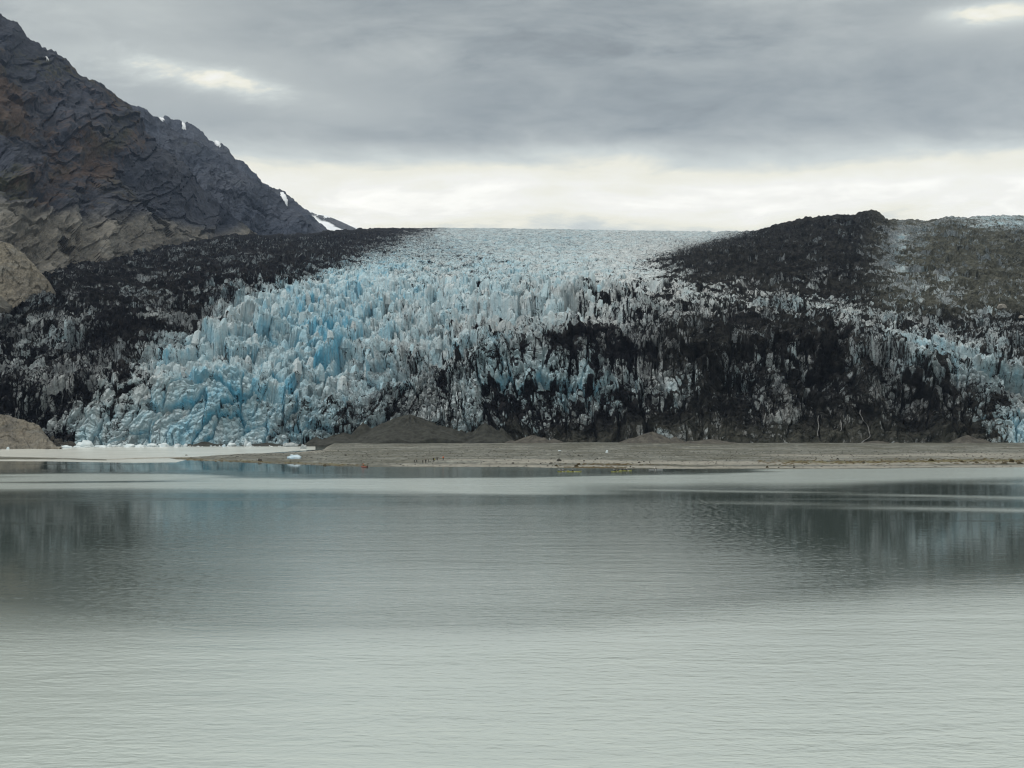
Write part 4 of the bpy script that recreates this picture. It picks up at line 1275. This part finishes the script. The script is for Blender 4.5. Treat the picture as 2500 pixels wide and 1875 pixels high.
def stream(pts, w, label):
    q = np.array([surf(a, b, 3.0)[:] for a, b in pts])
    for _ in range(3):
        q[1:-1] = 0.25 * q[:-2] + 0.5 * q[1:-1] + 0.25 * q[2:]
    q = [Vector(v) for v in q]
    V, Fc = [], []
    for i, p in enumerate(q):
        for dx, dy in ((-w, -0.9), (0, -1.6), (w, -0.9), (0, 0.8)):
            V.append((p.x + dx, p.y + dy, p.z))
        if i:
            a, b = (i - 1) * 4, i * 4
            for j in range(4):
                Fc.append((a + j, a + (j + 1) % 4, b + (j + 1) % 4, b + j))
    Fc += [(0, 1, 2, 3), tuple(len(V) - 1 - j for j in range(4))]
    tag(mesh_obj('meltwater_stream', V, Fc, M_STREAM), label, 'stream', 'meltwater streams on the dark cliff')


def dense(pts, k=6):
    out = []
    for (a, b), (c, d) in zip(pts[:-1], pts[1:]):
        for i in range(k):
            out.append((a + (c - a) * i / k, b + (d - b) * i / k))
    return out + [pts[-1]]


stream(dense([(2098, 1001), (2103, 1014), (2111, 1028), (2119, 1044), (2125, 1062), (2112, 1072), (2100, 1082)]), 0.15, 'bent white meltwater stream running down the black cliff above a cobbly hump')
stream(dense([(1996, 1014), (1997, 1040), (1995, 1062)]), 0.10, 'straight thin meltwater trickle on black cliff, farther from the clean ice wall')
stream(dense([(2049, 1024), (2052, 1036), (2051, 1050)]), 0.10, 'short thin meltwater trickle between two longer ones')

# ------------------------------------------------------------------ ice pinnacles: parts of the glacier that stand out singly
def serac_mesh(seed):
    rnd = random.Random(seed)
    ns = rnd.choice((5, 6, 6, 7))
    lv = [(-1.3, 0.8), (-0.35, 1.05), (0.45, rnd.uniform(0.72, 0.95)), (0.8, rnd.uniform(0.45, 0.7))]
    ang = sorted(rnd.uniform(0, 6.283) for _ in range(ns))
    ang = [(a * 0.4 + (i + 0.5) / ns * 6.283 * 0.6) for i, a in enumerate(ang)]
    sx, sy = rnd.uniform(-0.35, 0.35), rnd.uniform(-0.1, 0.5)
    V, Fc = [], []
    asp = rnd.uniform(0.55, 1.0)
    jit = [rnd.uniform(0.75, 1.2) for _ in range(ns)]
    for h, r in lv:
        for i, a in enumerate(ang):
            q = r * jit[i] * rnd.uniform(0.86, 1.12)
            V.append((math.cos(a) * q + sx * h, math.sin(a) * q * asp + sy * h + (1.7 if h < -1 else 0), h + (rnd.uniform(-0.14, 0.14) if h > 0 else 0)))
    n = len(V)
    V.append((sx * 0.9 + rnd.uniform(-0.3, 0.3), sy * 0.9 + rnd.uniform(-0.2, 0.2), rnd.uniform(0.95, 1.1)))
    for k in range(3):
        for i in range(ns):
            j = (i + 1) % ns
            Fc.append((k * ns + i, k * ns + j, (k + 1) * ns + j, (k + 1) * ns + i))
    for i in range(ns):
        Fc.append((3 * ns + i, 3 * ns + (i + 1) % ns, n))
    me = bpy.data.meshes.new('ice_pinnacle')
    me.from_pydata(V, [], Fc)
    me.update()
    me.materials.append(M_GLACIER)
    rb, rg, rd = rnd.uniform(0.42, 0.72), rnd.uniform(0.15, 0.45), rnd.uniform(0.0, 0.2)
    for k, f in (('blue', lambda v: rb), ('grime', lambda v: rg + 0.1 * (v[2] < 0.1)), ('debris', lambda v: rd), ('soil', lambda v: 0.1)):
        a = me.attributes.new(k, 'FLOAT', 'POINT')
        a.data.foreach_set('value', [float(f(v)) for v in V])
    return me


def build_seracs():
    rnd = random.Random(77)
    var = [serac_mesh(1000 + i) for i in range(24)]
    P, rug, deb, n = GLDATA['P'], GLDATA['rug'], GLDATA['deb'], GLDATA['n']
    ok = (rug > 0.68) & (deb < 0.42) & (P[..., 1] < 1300) & (P[..., 1] > 862) & (n[..., 2] > 0.25)
    ii, jj = np.where(ok)
    order = list(range(len(ii)))
    rnd.shuffle(order)
    taken = []
    for k in order:
        p = P[ii[k], jj[k]]
        if CX + p[0] / p[1] * F < -40 or CX + p[0] / p[1] * F > 2540:
            continue
        # only on local tops
        a, b = ii[k], jj[k]
        nb = P[max(a - 6, 0):a + 7, max(b - 5, 0):b + 6, 2]
        if p[2] < nb.mean() + 0.5:
            continue
        if any((p[0] - q[0]) ** 2 + (p[1] - q[1]) ** 2 < 90 for q in taken):
            continue
        taken.append(p)
        w = rnd.uniform(1.8, 3.6)
        h = w * rnd.uniform(1.6, 2.8)
        o = bpy.data.objects.new('ice_pinnacle', var[rnd.randrange(24)])
        COL.objects.link(o)
        o.parent = GLACIER
        o.location = (p[0], p[1], p[2] - h * 0.30)
        o.scale = (w, w, h)
        o.rotation_euler = (rnd.uniform(-0.15, 0.1), rnd.uniform(-0.15, 0.2), rnd.uniform(-0.5, 0.5))
        if len(taken) >= 280:
            break


build_seracs()

# ------------------------------------------------------------------ people, kayaks, dinghy
def flat_mat(name, c, rough=0.7):
    m, t = new_mat(name)
    n = t.noise(t.n('ShaderNodeTexCoord').outputs['Object'], 6.0, 3, 0.5)
    col = t.ramp(n, [(0.3, tuple(q * 0.8 for q in c)), (0.7, tuple(min(q * 1.15, 1) for q in c))])
    b = t.n('ShaderNodeBsdfPrincipled', {'Base Color': col, 'Roughness': rough, 'Specular IOR Level': 0.3})
    t.n('ShaderNodeOutputMaterial', {'Surface': b.outputs[0]})
    return m


SKIN = flat_mat('skin', (0.42, 0.26, 0.19))
BLACK = flat_mat('black_cloth', (0.012, 0.013, 0.014))
NAVY = flat_mat('navy_cloth', (0.018, 0.022, 0.032))
GREY = flat_mat('charcoal_cloth', (0.03, 0.03, 0.032))
ORANGE = flat_mat('orange_cloth', (0.50, 0.13, 0.05))
YELLOW = flat_mat('yellow_cloth', (0.55, 0.52, 0.04))
HULLY = flat_mat('yellow_green_hull', (0.24, 0.25, 0.04), 0.35)
HULLG = flat_mat('grey_hull', (0.22, 0.24, 0.25), 0.35)
HULLO = flat_mat('orange_red_tube', (0.20, 0.045, 0.025), 0.45)
DARKP = flat_mat('black_plastic', (0.012, 0.012, 0.013), 0.4)
WHITEP = flat_mat('white_paddle', (0.6, 0.6, 0.58), 0.4)

POSES = {
    'stand': dict(hip=0.92, sp=1.18, ne=1.46, hd=1.62, lean=(0, 0), arms=[((-0.21, 0, 1.42), (-0.27, 0.02, 1.14), (-0.26, -0.06, 0.88)), ((0.21, 0, 1.42), (0.27, 0.02, 1.14), (0.25, -0.08, 0.88))],
                  legs=[((-0.10, 0, 0.9), (-0.11, -0.02, 0.48), (-0.12, 0.02, 0.08), (-0.13, -0.14, 0.03)), ((0.10, 0, 0.9), (0.11, -0.02, 0.48), (0.13, 0.02, 0.08), (0.14, -0.14, 0.03))]),
    'walk': dict(hip=0.90, sp=1.16, ne=1.44, hd=1.60, lean=(-0.05, 0), arms=[((-0.02, -0.20, 1.40), (0.16, -0.25, 1.16), (0.10, -0.24, 0.94)), ((-0.02, 0.20, 1.40), (-0.20, 0.25, 1.16), (-0.34, 0.22, 0.98))],
                 legs=[((0, -0.09, 0.88), (-0.18, -0.10, 0.50), (-0.30, -0.10, 0.09), (-0.44, -0.10, 0.05)), ((0, 0.09, 0.88), (0.10, 0.10, 0.48), (0.36, 0.10, 0.14), (0.26, 0.10, 0.03))]),
    'crouch': dict(hip=0.42, sp=0.62, ne=0.86, hd=1.02, lean=(-0.14, 0), arms=[((-0.16, -0.2, 0.84), (-0.34, -0.22, 0.62), (-0.50, -0.12, 0.50)), ((-0.16, 0.2, 0.84), (-0.34, 0.22, 0.62), (-0.50, 0.12, 0.50))],
                   legs=[((0.05, -0.10, 0.40), (-0.36, -0.15, 0.48), (-0.12, -0.14, 0.08), (-0.26, -0.14, 0.03)), ((0.05, 0.10, 0.40), (-0.36, 0.15, 0.44), (-0.10, 0.14, 0.08), (-0.24, 0.14, 0.03))]),
    'sit': dict(hip=0.12, sp=0.36, ne=0.62, hd=0.79, lean=(-0.03, 0), arms=[((-0.04, -0.2, 0.60), (-0.16, -0.30, 0.38), (-0.36, -0.28, 0.40)), ((-0.04, 0.2, 0.60), (-0.16, 0.30, 0.38), (-0.36, 0.28, 0.40))],
                legs=[((-0.05, -0.10, 0.11), (-0.46, -0.14, 0.24), (-0.84, -0.10, 0.08), (-0.90, -0.10, 0.17)), ((-0.05, 0.10, 0.11), (-0.46, 0.14, 0.24), (-0.84, 0.10, 0.08), (-0.90, 0.10, 0.17))]),
}


def make_person(pose, jacket, trousers, hat):
    q = POSES[pose]
    lx = q['lean'][0]
    V, R, E, seg = [], [], [], []

    def add(p, r, parent=None, mat=1):
        V.append(p)
        R.append(r)
        if parent is not None:
            E.append((parent, len(V) - 1))
            seg.append((parent, len(V) - 1, mat))
        return len(V) - 1
    hip = add((0, 0, q['hip']), 0.155)
    sp = add((lx * 0.5, 0, q['sp']), 0.15, hip, 1)
    ch = add((lx * 0.8, 0, (q['sp'] + q['ne']) / 2 + 0.06), 0.17, sp, 1)
    ne = add((lx, 0, q['ne'] + 0.04), 0.062, ch, 1)
    h0 = add((lx * 1.05, 0, q['hd']), 0.10, ne, 0)
    h1 = add((lx * 1.05, 0, q['hd'] + 0.10), 0.085, h0, 4)
    for arm in q['arms']:
        a = add(arm[0], 0.072, ch, 1)
        b = add(arm[1], 0.058, a, 1)
        c = add(arm[2], 0.045, b, 1)
        d = tuple(arm[2][k] + (arm[2][k] - arm[1][k]) * 0.3 for k in range(3))
        add(d, 0.038, c, 0)
    for leg in q['legs']:
        a = add(leg[0], 0.105, hip, 2)
        b = add(leg[1], 0.078, a, 2)
        c = add(leg[2], 0.058, b, 2)
        add(leg[3], 0.045, c, 3)
    me = bpy.data.meshes.new('body_frame')
    me.from_pydata(V, E, [])
    me.update()
    o = bpy.data.objects.new('body_frame', me)
    COL.objects.link(o)
    md = o.modifiers.new('skin', 'SKIN')
    lay = me.skin_vertices[0].data
    for i, r in enumerate(R):
        lay[i].radius = (r, r)
        lay[i].use_root = (i == 0)
    sm = o.modifiers.new('sub', 'SUBSURF')
    sm.levels = sm.render_levels = 1
    dg = bpy.context.evaluated_depsgraph_get()
    new = bpy.data.meshes.new_from_object(o.evaluated_get(dg))
    bpy.data.objects.remove(o)
    bpy.data.meshes.remove(me)
    new.name = 'person'
    new.materials.clear()
    for m in (SKIN, jacket, trousers, DARKP, hat):
        new.materials.append(m)
    A = np.array([V[s_[0]] for s_ in seg])
    B = np.array([V[s_[1]] for s_ in seg])
    for pl in new.polygons:
        c = np.array(pl.center)
        ab = B - A
        t = np.clip(((c - A) * ab).sum(1) / (ab * ab).sum(1), 0, 1)
        dd = np.linalg.norm(A + ab * t[:, None] - c, axis=1)
        pl.material_index = seg[int(np.argmin(dd))][2]
        pl.use_smooth = True
    return new


PM = {}


def person(px, py, pose, jacket, trousers, hat, label, group, rz=0.0, hpx=None, loc=None):
    key = (pose, jacket.name, trousers.name, hat.name)
    if key not in PM:
        PM[key] = make_person(pose, jacket, trousers, hat)
    p = loc if loc is not None else on_beach(px, py)
    o = put('person', PM[key], p, rz)
    full = {'stand': 1.74, 'walk': 1.72, 'crouch': 1.14, 'sit': 0.92}[pose]
    if hpx:
        s_ = min(max(hpx * p.y / F / full, 0.8), 1.15)
        o.scale = (s_, s_, s_)
    tag(o, label, 'person', group)
    return o


GP = 'people gathered on the beach'
person(1012.2, 1129.8, 'walk', BLACK, BLACK, BLACK, 'person in black striding with legs apart, first of the walking pair', GP, 0.2, 9)
person(1017, 1129.8, 'walk', BLACK, NAVY, BLACK, 'person in black walking just behind the striding one', GP, 2.9, 10)
person(1032.3, 1131.6, 'stand', BLACK, BLACK, BLACK, 'shorter person in black standing nearer the water', GP, 0.5, 9)
person(1039.4, 1131.8, 'stand', BLACK, BLACK, GREY, 'tall person in black standing nearer the water', GP, -0.4, 12)
person(1045.7, 1128, 'stand', GREY, BLACK, GREY, 'slight person in charcoal standing behind the tall one', GP, 1.2, 8)
person(1058.6, 1126.9, 'stand', BLACK, BLACK, BLACK, 'person in black standing beside the bright yellow jacket', GP, 0.1, 12)
person(1061.5, 1124.5, 'crouch', YELLOW, BLACK, YELLOW, 'person crouching in a bright yellow jacket', GP, 0.0, 7)
person(1065, 1123.0, 'stand', BLACK, BLACK, BLACK, 'taller dark clothed person behind the crouching yellow one', GP, 1.9, 9)
person(1068.3, 1123.6, 'stand', BLACK, NAVY, BLACK, 'shorter dark clothed person behind the crouching yellow one', GP, -0.9, 8)
person(1082, 1123.6, 'stand', ORANGE, BLACK, ORANGE, 'person in an orange jacket standing apart from the group', GP, 0.3, 11)


def loft(name, secs, mat, parent=None, cap=True):
    """secs: list of rings (lists of points)"""
    n = len(secs[0])
    V = [p for s_ in secs for p in s_]
    Fc = [(i * n + j, i * n + (j + 1) % n, (i + 1) * n + (j + 1) % n, (i + 1) * n + j) for i in range(len(secs) - 1) for j in range(n)]
    if cap:
        Fc += [tuple(range(n))[::-1], tuple((len(secs) - 1) * n + j for j in range(n))]
    return mesh_obj(name, V, Fc, mat, parent)


def kayak_parts(L, hull_mat, seats, root):
    secs = []
    for i in range(15):
        t = -1 + 2 * i / 14
        w = 0.33 * max(1 - abs(t) ** 2.2, 0.02)
        rise = 0.20 * abs(t) ** 4
        z0, z1 = -0.10 + rise, 0.13 + rise + 0.04 * (1 - t * t)
        x = t * L / 2
        secs.append([(x, 0, z0), (x, w * 0.75, z0 + 0.08), (x, w, (z0 + z1) / 2 + 0.03), (x, w * 0.7, z1 - 0.02), (x, 0, z1 + 0.02), (x, -w * 0.7, z1 - 0.02), (x, -w, (z0 + z1) / 2 + 0.03), (x, -w * 0.75, z0 + 0.08)])
    loft('hull', secs, hull_mat, root)
    for sx in seats:
        ring = []
        for j in range(16):
            a = j / 16 * 6.2832
            c, s_ = math.cos(a), math.sin(a)
            ring.append([(sx + c * (0.40 + dr), s_ * (0.24 + dr), 0.165 + dz) for dr, dz in ((0, 0), (0.035, 0), (0.035, 0.06), (0, 0.06))])
        n = 4
        V = [p_ for r_ in ring for p_ in r_]
        Fc = [(i * n + j, i * n + (j + 1) % n, ((i + 1) % 16) * n + (j + 1) % n, ((i + 1) % 16) * n + j) for i in range(16) for j in range(n)]
        mesh_obj('cockpit_rim', V, Fc, DARKP, root)


PADDLE = None


def paddle_mesh():
    V, Fc = [], []
    for y in (-1.0, 1.0):
        for j in range(6):
            a = j / 6 * 6.2832
            V.append((math.cos(a) * 0.016, y * 0.75, math.sin(a) * 0.016))
    Fc += [(j, (j + 1) % 6, 6 + (j + 1) % 6, 6 + j) for j in range(6)]
    for sg in (-1, 1):
        b = len(V)
        for (x, y) in ((-0.03, 0.72), (0.03, 0.72), (0.10, 0.95), (0.06, 1.14), (-0.06, 1.14), (-0.10, 0.95)):
            for z in (-0.012, 0.012):
                V.append((x, y * sg, z))
        idx = [b + 2 * i for i in range(6)]
        Fc += [tuple(idx), tuple(i + 1 for i in idx[::-1])]
        Fc += [(idx[i], idx[i] + 1, idx[(i + 1) % 6] + 1, idx[(i + 1) % 6]) for i in range(6)]
    me = bpy.data.meshes.new('paddle')
    me.from_pydata(V, [], Fc)
    me.materials.append(WHITEP)
    me.update()
    return me


def kayak(px, py, L, rz, mat, label, seats, plabels, gk='yellow kayaks paddling along the beach', jackets=(BLACK, BLACK)):
    global PADDLE
    PADDLE = PADDLE or paddle_mesh()
    p = at(px, py, 0.0)
    root = bpy.data.objects.new('kayak', None)
    COL.objects.link(root)
    root.location = (p.x, p.y, 0.0)
    root.rotation_euler = (0, 0, rz)
    tag(root, label, 'kayak', gk)
    kayak_parts(L, mat, seats, root)
    for sx, pl, jk in zip(seats, plabels, jackets):
        loc = Vector((p.x + math.cos(rz) * (sx + 0.05), p.y + math.sin(rz) * (sx + 0.05), 0.06))
        person(0, 0, 'sit', jk, BLACK, jk, pl, 'paddlers in the kayaks', rz, None, loc)
        hl = Vector((p.x + math.cos(rz) * (sx - 0.40), p.y + math.sin(rz) * (sx - 0.40), 0.47))
        o = put('paddle', PADDLE, hl)
        o.rotation_euler = (0.35 if len(pl) % 2 else -0.35, 0.0, rz)
        tag(o, 'white bladed paddle held by the ' + pl, 'paddle', 'paddles in use')


kayak(1375, 1151.3, 5.4, 0.75, HULLY, 'yellow kayak with two paddlers, trailing end of the first pair', (-0.75, 0.75), ('bow paddler in the trailing two seat yellow kayak', 'stern paddler in the trailing two seat yellow kayak'))
kayak(1402, 1151.8, 5.4, 3.5, HULLY, 'yellow kayak with one visible paddler at its rear', (0.6,), ('lone paddler in the single manned yellow kayak',))
kayak(1505, 1151.8, 5.4, 3.9, HULLY, 'low yellow kayak on the near side of the side by side pair', (-0.7, 0.7), ('front paddler in the near side yellow kayak', 'rear paddler in the near side yellow kayak'))
kayak(1524, 1149.6, 5.6, 3.4, HULLY, 'bright yellow kayak on the shore side of the side by side pair', (-0.7, 0.7), ('front paddler in the shore side yellow kayak', 'rear paddler in the shore side yellow kayak'))
kayak(1601, 1147.4, 5.0, 0.15, HULLG, 'pale grey kayak with a single dark paddler ahead of the yellow ones', (0.1,), ('dark clothed paddler in the pale grey kayak',), 'grey kayaks paddling along the beach')

# orange dinghy with its driver and outboard
def build_dinghy():
    p = at(890, 1141, 0.0)
    root = bpy.data.objects.new('dinghy', None)
    COL.objects.link(root)
    root.location = (p.x, p.y, 0.0)
    root.rotation_euler = (0, 0, 2.7)
    tag(root, 'small orange red inflatable dinghy close to the shore', 'dinghy')
    path = [(-1.1, -0.52), (-0.2, -0.55), (0.6, -0.50), (1.1, -0.26), (1.25, 0.0), (1.1, 0.26), (0.6, 0.50), (-0.2, 0.55), (-1.1, 0.52)]
    secs = []
    for i, (x, y) in enumerate(path):
        a, b = path[max(i - 1, 0)], path[min(i + 1, len(path) - 1)]
        tx, ty = b[0] - a[0], b[1] - a[1]
        l = math.hypot(tx, ty)
        nx, ny = -ty / l, tx / l
        up = 0.12 * max(x, 0)
        secs.append([(x + nx * 0.19 * math.cos(k / 10 * 6.2832), y + ny * 0.19 * math.cos(k / 10 * 6.2832), 0.16 + up + 0.19 * math.sin(k / 10 * 6.2832)) for k in range(10)])
    loft('tube', secs, HULLO, root)
    def box(name, c, d, mat):
        V = [(c[0] + sx * d[0], c[1] + sy * d[1], c[2] + sz * d[2]) for sz in (-1, 1) for sy in (-1, 1) for sx in (-1, 1)]
        return mesh_obj(name, V, [(0, 2, 3, 1), (4, 5, 7, 6), (0, 1, 5, 4), (2, 6, 7, 3), (0, 4, 6, 2), (1, 3, 7, 5)], mat, root, False)
    box('floor', (0.0, 0, 0.08), (1.05, 0.36, 0.03), DARKP)
    box('transom', (-1.02, 0, 0.22), (0.04, 0.34, 0.18), DARKP)
    box('thwart', (-0.1, 0, 0.33), (0.12, 0.40, 0.03), DARKP)
    bmv = [[(-1.18 + 0.14 * math.cos(k / 10 * 6.2832) * r, 0.11 * math.sin(k / 10 * 6.2832) * r, z) for k in range(10)] for z, r in ((-0.3, 0.35), (0.25, 0.4), (0.42, 0.9), (0.62, 1.0), (0.76, 0.75))]
    loft('outboard_motor', bmv, DARKP, root)
    x, y = 0.55, 0.05
    loc = Vector((p.x + math.cos(2.7) * x - math.sin(2.7) * y, p.y + math.sin(2.7) * x + math.cos(2.7) * y, 0.12))
    person(0, 0, 'stand', ORANGE, BLACK, BLACK, 'person in orange standing in the small inflatable dinghy', 'boat crew', 1.2, 9, loc)


build_dinghy()

# ------------------------------------------------------------------ haze
def build_haze():
    m, t = new_mat('thin_haze')
    v = t.n('ShaderNodeVolumePrincipled', {'Color': (0.50, 0.67, 0.97), 'Density': 0.000022, 'Anisotropy': 0.0})
    t.n('ShaderNodeOutputMaterial', {'Volume': v.outputs[0]})
    x0, x1, y0, y1, z0, z1 = -6500, 6500, -500, 8000, -80, 1400
    vs = [(x, y, z) for z in (z0, z1) for y in (y0, y1) for x in (x0, x1)]
    fs = [(0, 2, 3, 1), (4, 5, 7, 6), (0, 1, 5, 4), (2, 6, 7, 3), (0, 4, 6, 2), (1, 3, 7, 5)]
    o = mesh_obj('haze', vs, fs, m, smooth=False)
    tag(o, 'thin blue haze over the bay and the mountains', kind='stuff')


build_haze()
